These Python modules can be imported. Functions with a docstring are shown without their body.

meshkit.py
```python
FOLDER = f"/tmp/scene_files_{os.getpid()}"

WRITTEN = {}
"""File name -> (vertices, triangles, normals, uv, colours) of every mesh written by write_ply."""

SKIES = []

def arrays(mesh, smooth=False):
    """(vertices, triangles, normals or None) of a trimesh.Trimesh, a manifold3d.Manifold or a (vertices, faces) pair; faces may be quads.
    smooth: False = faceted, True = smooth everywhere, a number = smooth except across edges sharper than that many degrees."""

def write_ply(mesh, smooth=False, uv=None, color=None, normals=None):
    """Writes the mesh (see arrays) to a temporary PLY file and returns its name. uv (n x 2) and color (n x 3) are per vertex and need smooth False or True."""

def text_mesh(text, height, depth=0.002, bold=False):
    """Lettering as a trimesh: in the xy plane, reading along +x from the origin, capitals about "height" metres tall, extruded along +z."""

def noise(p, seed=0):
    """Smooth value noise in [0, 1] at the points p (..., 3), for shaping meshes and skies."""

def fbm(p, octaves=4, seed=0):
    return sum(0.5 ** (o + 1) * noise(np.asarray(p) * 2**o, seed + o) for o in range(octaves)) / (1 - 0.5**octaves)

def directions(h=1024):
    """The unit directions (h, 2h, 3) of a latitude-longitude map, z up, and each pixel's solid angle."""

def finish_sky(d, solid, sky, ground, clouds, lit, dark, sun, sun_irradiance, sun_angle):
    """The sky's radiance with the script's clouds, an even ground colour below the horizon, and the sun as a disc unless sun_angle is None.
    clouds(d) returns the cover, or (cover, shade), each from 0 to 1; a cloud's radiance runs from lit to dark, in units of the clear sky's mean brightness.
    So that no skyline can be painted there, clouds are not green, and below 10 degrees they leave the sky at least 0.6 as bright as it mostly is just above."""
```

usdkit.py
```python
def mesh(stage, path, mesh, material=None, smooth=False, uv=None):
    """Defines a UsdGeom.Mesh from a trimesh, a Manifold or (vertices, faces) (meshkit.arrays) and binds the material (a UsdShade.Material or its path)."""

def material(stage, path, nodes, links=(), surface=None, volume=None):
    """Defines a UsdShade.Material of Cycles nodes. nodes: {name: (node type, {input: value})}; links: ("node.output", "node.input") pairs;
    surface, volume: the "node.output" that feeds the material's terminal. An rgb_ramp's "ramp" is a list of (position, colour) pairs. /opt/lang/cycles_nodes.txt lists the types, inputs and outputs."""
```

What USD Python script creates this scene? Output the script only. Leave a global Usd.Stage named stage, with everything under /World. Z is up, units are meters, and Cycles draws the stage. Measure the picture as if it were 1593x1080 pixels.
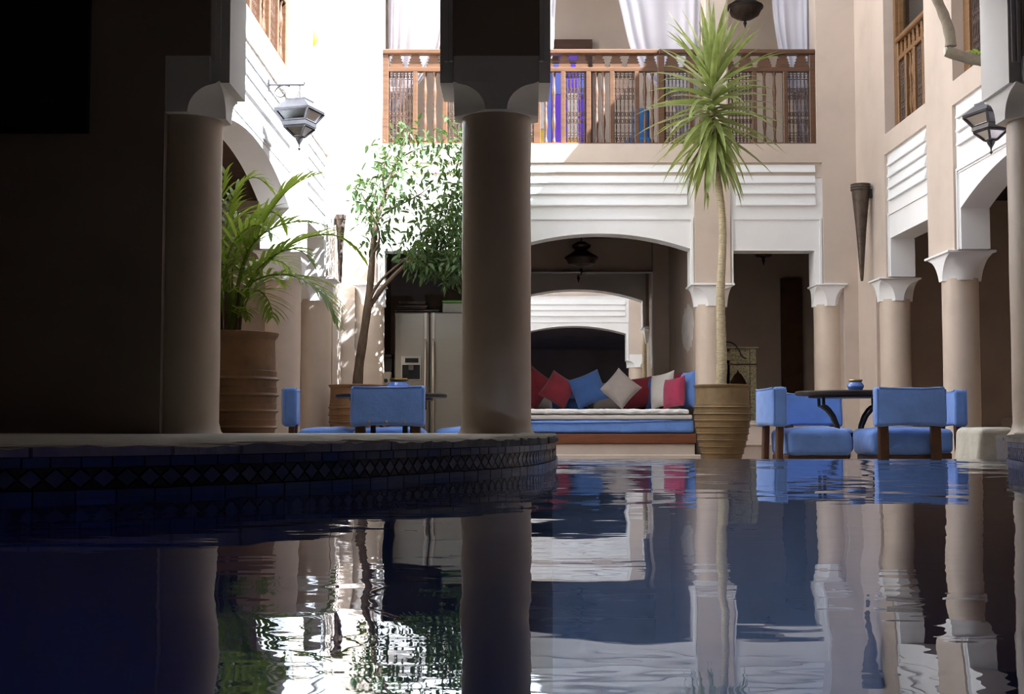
import math, random
import numpy as np, trimesh, usdkit, meshkit
from pxr import Usd, UsdGeom, UsdLux, UsdShade, Gf, Sdf, Vt
from shapely.geometry import Polygon, box as sbox
from shapely.ops import unary_union

stage = Usd.Stage.CreateInMemory()
UsdGeom.SetStageUpAxis(stage, 'Z'); UsdGeom.SetStageMetersPerUnit(stage, 1.0)
UsdGeom.Xform.Define(stage, '/World')
rng = np.random.default_rng(7); random.seed(7)

# ------------------------------------------------------------------ camera, sky, sun, exposure
FPX, TILT, CZ = 2075.0, math.atan(123 / 2075.0), 0.53
EXPOSURE = -0.42
cam = UsdGeom.Camera.Define(stage, '/World/camera')
cam.CreateHorizontalApertureAttr(36.0); cam.CreateVerticalApertureAttr(36.0 * 1080 / 1593)
cam.CreateFocalLengthAttr(36.0 * FPX / 1593)
cam.CreateClippingRangeAttr(Gf.Vec2f(0.05, 200)); cam.CreateExposureAttr(EXPOSURE)
cam.AddTranslateOp().Set(Gf.Vec3d(0, 0, CZ)); cam.AddRotateXOp().Set(90 + math.degrees(TILT))

SKY = 0.7
dome = UsdLux.DomeLight.Define(stage, '/World/sky')
dome.CreateColorAttr(Gf.Vec3f(0.72, 0.90, 1.12)); dome.CreateIntensityAttr(SKY)
SUN_DIR = np.array([-1.0, 0.42, -1.18]); SUN_DIR /= np.linalg.norm(SUN_DIR)
sun = UsdLux.DistantLight.Define(stage, '/World/sun')
sun.CreateAngleAttr(0.53); sun.CreateColorAttr(Gf.Vec3f(0.84, 0.95, 1.06)); sun.CreateIntensityAttr(20.0); sun.CreateNormalizeAttr(True)
_z = -SUN_DIR; _x = np.cross([0, 0, 1], _z); _x /= np.linalg.norm(_x); _y = np.cross(_z, _x)
sun.AddTransformOp().Set(Gf.Matrix4d(*_x, 0, *_y, 0, *_z, 0, 0, 0, 20, 1))

# underwater lamp of the pool, set in the basin's near end wall (its fitting is built with the basin)
LAMPS = (((2.2, -2.16, -0.35), 8.0, 87.0, 14.0, (0.88, 0.94, 1.0), 10500.0, 'pale'), ((-0.6, -2.16, -0.62), 2.0, 87.4, 9.0, (0.60, 0.38, 1.0), 45000.0, 'violet'))
for _i, (_p, _rz, _rx, _cone, _col, _int, _n) in enumerate(LAMPS):
    lamp = UsdLux.SphereLight.Define(stage, f'/World/underwater_light_{_i}')
    lamp.CreateRadiusAttr(0.05); lamp.CreateColorAttr(Gf.Vec3f(*_col)); lamp.CreateIntensityAttr(_int)
    _sh = UsdLux.ShapingAPI.Apply(lamp.GetPrim()); _sh.CreateShapingConeAngleAttr(_cone); _sh.CreateShapingConeSoftnessAttr(0.6)
    lamp.AddTranslateOp().Set(Gf.Vec3d(_p[0], _p[1] + .08, _p[2])); lamp.AddRotateZOp().Set(_rz); lamp.AddRotateXOp().Set(_rx)

# ------------------------------------------------------------------ helpers
def at(px, py, Y):
    """World point at depth Y seen at photo pixel (px, py): how the photograph was measured."""
    u, v = (px - 796.5) / FPX, (540 - py) / FPX
    c, s = math.cos(TILT), math.sin(TILT)
    d = c - v * s
    return np.array([Y * u / d, Y, CZ + Y * (s + v * c) / d])

def XP(px, Y): return (px - 796.5) / FPX * Y * 1.0
def ZP(py, Y, px=796): return at(px, py, Y)[2]

_taken = {}
def numbered(base):
    k = _taken.get(base, 0); _taken[base] = k + 1
    return base if k == 0 else f'{base}_{k:03d}'

def cat(ms):
    return trimesh.util.concatenate([m for m in ms if m is not None])

def tag(prim, label=None, category=None, group=None, kind=None):
    for k, v in (('label', label), ('category', category), ('group', group), ('kind', kind)):
        if v: prim.SetCustomDataByKey(k, v)

class T:
    """A top-level thing: an Xform at its base with part meshes below it."""
    def __init__(s, name, label, category, loc=(0, 0, 0), rz=0.0, group=None, kind=None):
        s.path = numbered('/World/' + name)
        s.x = UsdGeom.Xform.Define(stage, s.path)
        s.x.AddTranslateOp().Set(Gf.Vec3d(*map(float, loc))); s.x.AddRotateZOp().Set(float(rz))
        s.loc, s.rz = np.array(loc, float), math.radians(rz)
        tag(s.x.GetPrim(), label, category, group, kind)
    def part(s, name, mesh, mat, label=None, kind=None, under=None, smooth=35, world=False):
        if world:
            m = mesh.copy(); m.apply_translation(-s.loc)
            if s.rz: m.apply_transform(trimesh.transformations.rotation_matrix(-s.rz, [0, 0, 1]))
            mesh = m
        p = numbered((under or s.path) + '/' + name)
        g = usdkit.mesh(stage, p, mesh, M[mat], smooth=smooth)
        tag(g.GetPrim(), label=label, kind=kind)
        return p
    def w(s, name, mesh, mat, **k): return s.part(name, mesh, mat, world=True, **k)

def solo(name, mesh, mat, label, category, group=None, kind=None, smooth=35):
    p = numbered('/World/' + name)
    g = usdkit.mesh(stage, p, mesh, M[mat], smooth=smooth)
    tag(g.GetPrim(), label, category, group, kind)
    return p

def dup(t, label, loc, rz=0.0, group=None):
    src = t.x.GetPrim()
    p = numbered(t.path)
    x = UsdGeom.Xform.Define(stage, p)
    x.GetPrim().GetReferences().AddInternalReference(t.path)
    x.GetPrim().SetInstanceable(True)
    x.GetPrim().GetAttribute('xformOp:translate').Set(Gf.Vec3d(*map(float, loc)))
    x.GetPrim().GetAttribute('xformOp:rotateZ').Set(float(rz))
    tag(x.GetPrim(), label, src.GetCustomDataByKey('category'), group or src.GetCustomDataByKey('group'))
    return p

def bx(x0, x1, y0, y1, z0, z1):
    m = trimesh.creation.box((abs(x1 - x0), abs(y1 - y0), abs(z1 - z0)))
    m.apply_translation(((x0 + x1) / 2, (y0 + y1) / 2, (z0 + z1) / 2)); return m

def cbx(x0, x1, y0, y1, z0, z1, c=0.006):
    """Box with chamfered edges."""
    import manifold3d
    x0, x1 = min(x0, x1), max(x0, x1); y0, y1 = min(y0, y1), max(y0, y1); z0, z1 = min(z0, z1), max(z0, z1)
    c = min(c, (x1 - x0) / 3, (y1 - y0) / 3, (z1 - z0) / 3)
    pts = []
    for a in (0, 1, 2):
        d = [c, c, c]; d[a] = 0
        for i in (0, 1):
            for j in (0, 1):
                for k in (0, 1):
                    pts.append((x1 - d[0] if i else x0 + d[0], y1 - d[1] if j else y0 + d[1], z1 - d[2] if k else z0 + d[2]))
    return trimesh.Trimesh(*meshkit.arrays(manifold3d.Manifold.hull_points(np.array(pts)))[:2], process=False)

def xform(m, M4): m = m.copy(); m.apply_transform(M4); return m
def rot(m, ang, ax=(0, 0, 1), pt=(0, 0, 0)):
    return xform(m, trimesh.transformations.rotation_matrix(ang, ax, pt))
def mv(m, d): m = m.copy(); m.apply_translation(d); return m

def lathe(prof, n=24, closed=True):
    """prof: (r, z) from bottom to top."""
    prof = [(max(r, 1e-4), z) for r, z in prof]
    if closed: prof = [(1e-4, prof[0][1])] + prof + [(1e-4, prof[-1][1])]
    a = np.linspace(0, 2 * np.pi, n, endpoint=False)
    v = np.array([(r * np.cos(t), r * np.sin(t), z) for r, z in prof for t in a])
    f = []
    for i in range(len(prof) - 1):
        for j in range(n):
            p, q = i * n + j, i * n + (j + 1) % n
            f += [(p, q, q + n), (p, q + n, p + n)]
    return trimesh.Trimesh(v, np.array(f), process=False)

def tube(pts, r, n=8, cap=True):
    pts = np.array(pts, float); r = np.broadcast_to(np.asarray(r, float), (len(pts),))
    t = np.gradient(pts, axis=0); t /= np.linalg.norm(t, axis=1, keepdims=True) + 1e-12
    up = np.array([0, 0, 1.0]) if abs(t[0][2]) < .9 else np.array([1.0, 0, 0])
    v, a = [], np.linspace(0, 2 * np.pi, n, endpoint=False)
    s = np.cross(t[0], up); s /= np.linalg.norm(s)
    for i in range(len(pts)):
        s = s - t[i] * np.dot(s, t[i]); s /= np.linalg.norm(s) + 1e-12
        b = np.cross(t[i], s)
        v += [pts[i] + r[i] * (np.cos(x) * s + np.sin(x) * b) for x in a]
    f = []
    for i in range(len(pts) - 1):
        for j in range(n):
            p, q = i * n + j, i * n + (j + 1) % n
            f += [(p, q, q + n), (p, q + n, p + n)]
    if cap:
        v += [pts[0], pts[-1]]; k = len(pts) * n
        for j in range(n):
            f += [(k, (j + 1) % n, j), (k + 1, k - n + j, k - n + (j + 1) % n)]
    return trimesh.Trimesh(np.array(v), np.array(f), process=False)

def curve(ctrl, n=16):
    """Catmull-Rom through control points."""
    P = np.array(ctrl, float)
    if len(P) == 2: return np.linspace(P[0], P[1], n)
    from scipy.interpolate import CubicSpline
    d = np.r_[0, np.cumsum(np.linalg.norm(np.diff(P, axis=0), axis=1))]
    return CubicSpline(d, P)(np.linspace(0, d[-1], n))

def prism(poly, w0, w1):
    """Polygon in (u, z) extruded along w (+y)."""
    out = []
    for g in getattr(poly, 'geoms', [poly]):
        if g.is_empty or g.area < 1e-7: continue
        m = trimesh.creation.extrude_polygon(g, w1 - w0, engine='earcut')
        v = m.vertices.copy()
        m.vertices = np.stack([v[:, 0], w1 - v[:, 2], v[:, 1]], 1)
        out.append(m)
    return cat(out)

def slab(poly, z0, z1):
    m = cat([trimesh.creation.extrude_polygon(g, z1 - z0, engine='earcut') for g in getattr(poly, 'geoms', [poly])])
    m.apply_translation((0, 0, z0)); return m

def loft(rings):
    n = len(rings[0]); v = np.vstack(rings); f = []
    for i in range(len(rings) - 1):
        for j in range(n):
            p, q = i * n + j, i * n + (j + 1) % n
            f += [(p, q, q + n), (p, q + n, p + n)]
    k = len(v); v = np.vstack([v, [rings[0].mean(0)], [rings[-1].mean(0)]])
    for j in range(n):
        f += [(k, (j + 1) % n, j), (k + 1, (len(rings) - 1) * n + j, (len(rings) - 1) * n + (j + 1) % n)]
    return trimesh.Trimesh(v, np.array(f), process=False)

# ------------------------------------------------------------------ materials
M = {}
def mat(name, color, rough=0.6, var=0.0, scale=6.0, dark=None, bump=0.0, bscale=60.0, metal=0.0, spec=0.3, stretch=None, rnd=0.0, sheen=0.0, detail=5.0):
    nodes = {'p': ('principled_bsdf', {'roughness': rough, 'metallic': metal, 'specular_ior_level': spec, 'base_color': color})}
    links = []
    if sheen: nodes['p'][1].update({'sheen_weight': sheen})
    if var or bump or rnd:
        nodes['g'] = ('geometry', {}); src = 'g.position'
        if stretch:
            nodes['m'] = ('mapping', {'mapping_type': 'point', 'scale': stretch}); links.append(('g.position', 'm.vector')); src = 'm.vector'
    if var:
        d = dark or tuple(c * (1 - var) for c in color)
        l = tuple(min(1, c * (1 + var * .45)) for c in color)
        nodes['n'] = ('noise_texture', {'scale': scale, 'detail': detail, 'roughness': 0.6})
        nodes['r'] = ('rgb_ramp', {'ramp': [(0.3, d), (0.52, color), (0.75, l)]})
        links += [(src, 'n.vector'), ('n.fac', 'r.fac')]; out = 'r.color'
        if rnd:
            nodes['o'] = ('object_info', {}); nodes['mr'] = ('map_range', {'from_min': 0., 'from_max': 1., 'to_min': 1 - rnd, 'to_max': 1 + rnd})
            nodes['h'] = ('hsv', {'hue': .5, 'saturation': 1.0, 'fac': 1.0})
            links += [('o.random', 'mr.value'), ('mr.result', 'h.value'), (out, 'h.color')]; out = 'h.color'
        links.append((out, 'p.base_color'))
    if bump:
        nodes['bn'] = ('noise_texture', {'scale': bscale, 'detail': 4.0, 'roughness': .6})
        nodes['b'] = ('bump', {'strength': bump, 'distance': 0.01})
        links += [(src, 'bn.vector'), ('bn.fac', 'b.height'), ('b.normal', 'p.normal')]
    M[name] = usdkit.material(stage, '/World/Looks/' + name, nodes, links, surface='p.BSDF')

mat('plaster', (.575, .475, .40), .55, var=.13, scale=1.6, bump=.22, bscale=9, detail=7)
mat('plaster_pale', (.82, .73, .62), .6, var=.08, scale=1.6)
mat('plaster_column', (.60, .485, .39), .42, var=.14, scale=2.2, bump=.15, bscale=7, spec=.4, detail=7)
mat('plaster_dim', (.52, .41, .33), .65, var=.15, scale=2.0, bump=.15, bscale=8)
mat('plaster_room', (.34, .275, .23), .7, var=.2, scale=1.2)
mat('salt', (.74, .68, .62), .7, var=.18, scale=7)
mat('white', (.83, .82, .815), .6, var=.035, scale=3, bump=.08, bscale=12)
mat('wood_lattice', (.062, .028, .015), .4, var=.3, scale=20, spec=.5)
mat('wood', (.105, .046, .021), .38, var=.35, scale=5, stretch=(1, 1, 8), bump=.1, bscale=40, spec=.5)
mat('wood_warm', (.20, .098, .036), .36, var=.3, scale=5, stretch=(1, 1, 8), bump=.1, bscale=40, spec=.5)
mat('wood_dark', (.085, .036, .016), .5, var=.35, scale=9, bump=.1, bscale=50)
mat('table_wood', (.028, .018, .013), .5, var=.3, scale=9, spec=.3)
mat('wood_board', (.19, .066, .032), .45, var=.35, scale=4, stretch=(1, 8, 8))
mat('ceiling_wood', (.06, .032, .02), .6, var=.3, scale=4)
mat('blue_cloth', (.14, .275, .66), .85, var=.12, scale=7, bump=.35, bscale=28, sheen=.3)
mat('blue_cushion', (.05, .115, .30), .9, var=.12, scale=9, bump=.3, bscale=40, sheen=.3)
mat('red_cushion', (.235, .022, .034), .9, var=.15, scale=9, bump=.3, bscale=40, sheen=.3)
mat('pink_cushion', (.36, .035, .085), .9, var=.15, scale=9, bump=.3, bscale=40, sheen=.3)
mat('taupe_cushion', (.40, .335, .30), .9, var=.1, scale=9, bump=.3, bscale=40, sheen=.3)
mat('cream_cushion', (.62, .56, .51), .9, var=.08, scale=9, bump=.3, bscale=40, sheen=.3)
mat('quilt', (.80, .775, .76), .95, var=.05, scale=12, bump=.8, bscale=55)
mat('curtain', (.80, .77, .86), .9, var=.03, scale=4)
mat('terracotta', (.245, .13, .062), .5, var=.3, scale=5, bump=.3, bscale=22, spec=.35)
mat('clay_olive', (.195, .128, .062), .5, var=.35, scale=5, bump=.3, bscale=22, spec=.35)
mat('iron', (.018, .016, .016), .45, spec=.5)
mat('tin', (.085, .08, .085), .45, var=.25, scale=14, metal=.6)
mat('brass', (.36, .27, .10), .35, metal=1.0)
mat('copper_dark', (.10, .075, .06), .45, var=.4, scale=16, metal=.7, bump=.5, bscale=45)
mat('steel', (.30, .275, .235), .42, var=.04, scale=3, metal=.75, stretch=(1, 1, 30))
mat('steel_bright', (.52, .48, .42), .3, metal=.9)
mat('black_plastic', (.012, .012, .013), .3)
mat('grey_plastic', (.11, .10, .09), .4)
mat('green_lid', (.16, .42, .07), .45)
mat('tub', (.42, .40, .33), .3)
mat('glaze_blue', (.10, .21, .62), .12, spec=.6)
mat('bark', (.11, .072, .045), .85, var=.4, scale=22, bump=.8, bscale=50, stretch=(1, 1, .35))
mat('yucca_bark', (.45, .37, .235), .85, var=.4, scale=38, stretch=(.4, .4, 2.4), bump=1.0, bscale=60)
mat('branch_bark', (.30, .26, .20), .8, var=.25, scale=14, bump=.4, bscale=40)
mat('soil', (.06, .04, .025), .95, var=.3, scale=30, bump=.8, bscale=50)
mat('stone', (.56, .50, .40), .75, var=.35, scale=10, bump=.7, bscale=26, rnd=.12)
mat('stone_block', (.70, .66, .56), .7, var=.2, scale=9, bump=.5, bscale=18)
mat('tile_blue', (.052, .085, .205), .22, var=.25, scale=14, spec=.6, rnd=.3)
mat('tile_grey', (.085, .10, .165), .25, var=.25, scale=14, spec=.6, rnd=.2)
mat('tile_black', (.012, .012, .018), .22, var=.2, scale=14, spec=.6)
mat('tile_violet', (.25, .25, .36), .3, var=.25, scale=14, spec=.6, rnd=.2)
mat('grout', (.12, .11, .12), .8, var=.2, scale=30)
mat('pool_tile', (.20, .27, .38), .5, var=.2, scale=5)
mat('floor_stone', (.36, .28, .21), .6, var=.2, scale=4)
mat('inlay', (.26, .225, .13), .5, var=.75, scale=60, dark=(.03, .022, .016))
mat('mirror', (.93, .93, .91), .0, metal=1.0)
mat('paint_blue', (.06, .24, .58), .5, var=.1, scale=4)
mat('glass_violet', (.22, .10, .95), .3, spec=.5)
mat('glass_blue', (.22, .28, .92), .3, spec=.5)
mat('glass_white', (.85, .85, .85), .3, spec=.5)
mat('glass_yellow', (.85, .65, .10), .3, spec=.5)
mat('ink', (.02, .02, .03), .6)
mat('art', (.035, .025, .018), .7, var=.6, scale=3)
mat('yellow_leaf', (.62, .70, .04), .5, var=.2, scale=18)

def leafmat(name, color, trans, var=.3, scale=8.0, rough=.42, mixf=.35, spec=.45):
    nodes = {'p': ('principled_bsdf', {'roughness': rough, 'specular_ior_level': spec}), 't': ('translucent_bsdf', {'color': trans}), 'mx': ('mix_closure', {'fac': mixf}),
             'g': ('geometry', {}), 'n': ('noise_texture', {'scale': scale, 'detail': 3.0}),
             'r': ('rgb_ramp', {'ramp': [(.3, tuple(c * (1 - var) for c in color)), (.5, color), (.72, tuple(min(1, c * (1 + var)) for c in color))]})}
    links = [('g.position', 'n.vector'), ('n.fac', 'r.fac'), ('r.color', 'p.base_color'), ('p.BSDF', 'mx.closure1'), ('t.BSDF', 'mx.closure2')]
    M[name] = usdkit.material(stage, '/World/Looks/' + name, nodes, links, surface='mx.closure')
leafmat('palm_leaf', (.18, .28, .045), (.46, .60, .08), mixf=.45)
leafmat('yucca_leaf', (.27, .32, .11), (.34, .42, .10), var=.5, scale=7)
leafmat('yucca_pale', (.42, .43, .25), (.34, .36, .15), var=.3, scale=6)
leafmat('tree_leaf', (.045, .075, .026), (.06, .10, .02), var=.45, scale=5, rough=.6, spec=.2)
leafmat('cloth_thin', (.88, .86, .91), (.86, .84, .92), var=.03, scale=3, rough=.9, mixf=.4)

def pane(name, tint, rough=.05, ior=1.45, fac=None):
    nodes = {'f': ('fresnel', {'IOR': ior}), 't': ('transparent_bsdf', {'color': tint}), 'gl': ('glossy_bsdf', {'color': (.9, .9, .9), 'roughness': rough}), 'mx': ('mix_closure', {})}
    M[name] = usdkit.material(stage, '/World/Looks/' + name, nodes, [('f.fac', 'mx.fac'), ('t.BSDF', 'mx.closure1'), ('gl.BSDF', 'mx.closure2')], surface='mx.closure')
pane('pane', (.62, .64, .62))
pane('lantern_glass', (.55, .55, .52), .25)

# water: fresnel mix of a mirror reflection and a tinted view of the tiled basin, with soft ripples
M['water'] = usdkit.material(stage, '/World/Looks/water', {
    'g': ('geometry', {}),
    'm1': ('mapping', {'mapping_type': 'point', 'scale': (1.0, 0.8, 1.0)}),
    'n1': ('noise_texture', {'scale': 2.6, 'detail': 2.0, 'roughness': .45, 'distortion': .4}),
    'm2': ('mapping', {'mapping_type': 'point', 'scale': (0.9, 1.6, 1.0), 'location': (3.1, 1.7, 0.0)}),
    'n2': ('noise_texture', {'scale': 10.0, 'detail': 2.0, 'roughness': .5}),
    's': ('math', {'math_type': 'multiply_add', 'value2': .08}),
    'b': ('bump', {'strength': 1.0, 'distance': .0042}),
    'f': ('fresnel', {'IOR': 1.33}),
    'gl': ('glossy_bsdf', {'color': (.86, .88, .92), 'roughness': .0}),
    't': ('transparent_bsdf', {'color': (.50, .58, .78)}),
    'mx': ('mix_closure', {})},
    [('g.position', 'm1.vector'), ('m1.vector', 'n1.vector'), ('g.position', 'm2.vector'), ('m2.vector', 'n2.vector'),
     ('n2.fac', 's.value1'), ('n1.fac', 's.value3'), ('s.value', 'b.height'),
     ('b.normal', 'f.normal'), ('b.normal', 'gl.normal'), ('f.fac', 'mx.fac'), ('t.BSDF', 'mx.closure1'), ('gl.BSDF', 'mx.closure2')], surface='mx.closure')

# ------------------------------------------------------------------ levels and plan of the courtyard
WL = 0.412                       # water level
XL, XR, YB = -1.82, 3.70, 14.2  # left, right and back courtyard faces
CAPZ = 2.05                     # capital top
TOP = 7.1                       # parapet
YN0, YN1 = 6.18, 6.62           # camera-side arcade wall

# wall frames: u along the wall, w into the wall, z up
def frame4(origin, U, W):
    A = np.eye(4); A[:3, 0] = U; A[:3, 1] = W; A[:3, 2] = (0, 0, 1); A[:3, 3] = origin; return A
FB = frame4((0, YB, 0), (1, 0, 0), (0, 1, 0))     # u = X
FR = frame4((XR, 0, 0), (0, -1, 0), (1, 0, 0))    # u = -Y
FL = frame4((XL, 0, 0), (0, 1, 0), (-1, 0, 0))    # u = Y
FN = frame4((0, YN1, 0), (-1, 0, 0), (0, -1, 0))  # u = -X

def opening_poly(o0, o1, z0, zs, zc, n=24):
    if zc <= zs + 1e-6: return sbox(o0, z0, o1, zs)
    h, c = zc - zs, (o1 - o0) / 2
    R = (c * c + h * h) / (2 * h); cz = zc - R; mid = (o0 + o1) / 2
    a = math.asin(c / R)
    pts = [(mid + R * math.sin(t), cz + R * math.cos(t)) for t in np.linspace(-a, a, n)]
    return Polygon([(o0, z0)] + pts + [(o1, z0)])

def wedge(u0, u1, z0, h, w, proud):
    """Louvre slat: lower edge stands proud of the panel, upper edge dies into it."""
    v = np.array([(u, ww, z) for u in (u0, u1) for ww, z in ((w + .02, z0), (w - proud, z0), (w - proud, z0 + .012), (w - .002, z0 + h), (w + .02, z0 + h))])
    f = []
    for i in range(5):
        j = (i + 1) % 5; f += [(i, j, j + 5), (i, j + 5, i + 5)]
    f += [(0, 2, 1), (0, 3, 2), (0, 4, 3), (5, 6, 7), (5, 7, 8), (5, 8, 9)]
    m = trimesh.Trimesh(v, np.array(f), process=False); trimesh.repair.fix_normals(m); return m

def bay(t, F, u0, u1, o0, o1, zs, zc, ztop, zf, thick, slats=(), rec=.03, zb=CAPZ):
    """White stucco bay: recessed panel round an opening, with a moulding and louvre slats above."""
    op = opening_poly(o0, o1, zb - .01, zs, zc)
    panel = prism(sbox(u0, zb, u1, ztop).difference(op), rec, thick)
    p = t.w('fascia_panel', xform(panel, F), 'white', label='white stucco bay panel', smooth=False)
    a = .022
    ring = sbox(u0 + .012, zb + .001, u1 - .012, zf).difference(sbox(u0 + .012 + a, zb - .5, u1 - .012 - a, zf - a))
    mo = prism(ring, rec - .014, rec + .01)
    ring2 = sbox(u0 + .045, zb + .001, u1 - .045, zf - .035).difference(sbox(u0 + .045 + .008, zb - .5, u1 - .045 - .008, zf - .043))
    mo2 = prism(ring2, rec - .007, rec + .01)
    if o0 - u0 < .07: mo2 = None
    t.w('moulding', xform(cat([mo, mo2]), F), 'white', under=p, smooth=False)
    for z in slats:
        t.w('louver_slat', xform(wedge(u0 + .075, u1 - .075, z, .112, rec, .030), F), 'white', under=p, smooth=False)

# ------------------------------------------------------------------ back wall
SL_B = (2.895, 3.02, 3.137, 3.254)
tb = T('wall_back', 'far sand plaster courtyard wall with white louvred bays and an open balcony above', 'wall', kind='structure')
bays_b = [(-1.45, -.46, -1.37, -.49, 2.41, 2.41), (-.08, 1.957, -.035, 1.915, 2.43, 2.595), (2.34, 3.335, 2.372, 3.246, 2.41, 2.41)]
poly = sbox(XL - .3, 0, XR + .3, 3.565)
for b in bays_b: poly = poly.difference(sbox(b[0], -1, b[1], 3.36))
poly = poly.difference(sbox(-.50, -1, -.05, CAPZ)).difference(sbox(1.90, -1, 2.40, CAPZ)).difference(sbox(-1.68, -1, -1.40, CAPZ)).difference(sbox(3.30, -1, 3.55, CAPZ))
tb.w('facade', xform(prism(poly, 0, .32), FB), 'plaster', smooth=False)
for b in bays_b:
    bay(tb, FB, *b, 3.36, 2.766, .30, SL_B)
# end piers behind the half columns
tb.w('end_pier', bx(3.42, 4.0, YB + .05, YB + .32, 0, CAPZ), 'plaster', smooth=False)
tb.w('end_pier', bx(-2.12, -1.52, YB + .05, YB + .32, 0, CAPZ), 'plaster', smooth=False)
# upper storey: posts and lintel
for x0, x1 in ((-.45, -.06), (2.08, 2.335)):
    tb.w('upper_post', cbx(x0, x1, YB, YB + .3, 3.565, 6.2, .02), 'plaster', smooth=False)
tb.w('upper_pier', bx(3.285, 4.0, YB, YB + .32, 3.565, TOP), 'plaster', smooth=False)
tb.w('upper_pier', bx(-2.12, -1.40, YB, YB + .32, 3.565, TOP), 'plaster', smooth=False)
tb.w('upper_lintel', bx(-1.40, 3.285, YB, YB + .32, 6.2, TOP), 'plaster', smooth=False)
# rooms behind: niche walls, gallery walls
tn = T('wall_niche', 'shaded brown plaster walls of the alcoves behind the far arcade', 'wall', kind='structure')
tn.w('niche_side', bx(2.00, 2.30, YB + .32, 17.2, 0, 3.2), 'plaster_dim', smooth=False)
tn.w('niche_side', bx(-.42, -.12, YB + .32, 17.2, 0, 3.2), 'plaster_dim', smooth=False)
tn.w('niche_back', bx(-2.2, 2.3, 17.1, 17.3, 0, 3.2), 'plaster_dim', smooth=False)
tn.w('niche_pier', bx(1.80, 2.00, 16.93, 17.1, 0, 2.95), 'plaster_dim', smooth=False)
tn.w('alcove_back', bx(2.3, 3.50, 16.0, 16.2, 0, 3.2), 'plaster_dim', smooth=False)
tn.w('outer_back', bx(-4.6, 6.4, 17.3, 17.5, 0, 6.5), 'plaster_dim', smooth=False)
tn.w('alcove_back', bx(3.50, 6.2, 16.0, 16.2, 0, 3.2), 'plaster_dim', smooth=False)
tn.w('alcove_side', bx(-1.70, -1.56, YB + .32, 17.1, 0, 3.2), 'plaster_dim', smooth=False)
_r = np.random.default_rng(4)
_st = [(-15.15 + (.46 + .10 * _r.random()) * math.cos(a), 1.64 + (.22 + .07 * _r.random()) * math.sin(a)) for a in np.linspace(0, 2 * math.pi, 40, endpoint=False)]
tn.w('salt_stain', xform(prism(Polygon(_st).buffer(.02).buffer(-.02), -.002, .001), frame4((2.0, 0, 0), (0, -1, 0), (1, 0, 0))), 'salt', label='pale salt stain on the plaster', smooth=False)
solo('ceiling', cat([bx(-4.6, 6.4, YB + .33, 17.4, 2.95, 3.2)]), 'ceiling_wood', 'dark timber ceiling above the cushioned alcove', 'ceiling', kind='structure')
tu = T('wall_gallery', 'sand plaster wall at the back of the upstairs balcony gallery', 'wall', kind='structure')
tu.w('gallery_wall', bx(-2.2, 4.1, 16.4, 16.6, 3.2, 6.3), 'plaster_pale', smooth=False)
tu.w('wall_pilaster', bx(1.58, 1.83, 16.32, 16.42, 3.4, 6.3), 'plaster_pale', smooth=False)
tu.w('gallery_floor', bx(-2.2, 4.1, YB + .02, 16.6, 3.2, 3.4), 'plaster', smooth=False)
tu.w('gallery_roof', bx(-2.2, 4.1, YB + .3, 16.6, 6.3, 6.5), 'plaster', smooth=False)
tu.w('gallery_end', bx(3.95, 4.1, YB + .3, 16.6, 3.2, 6.3), 'plaster', smooth=False)
tu.w('gallery_end', bx(-2.25, -2.12, YB + .3, 16.6, 3.2, 6.3), 'plaster', smooth=False)

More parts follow.
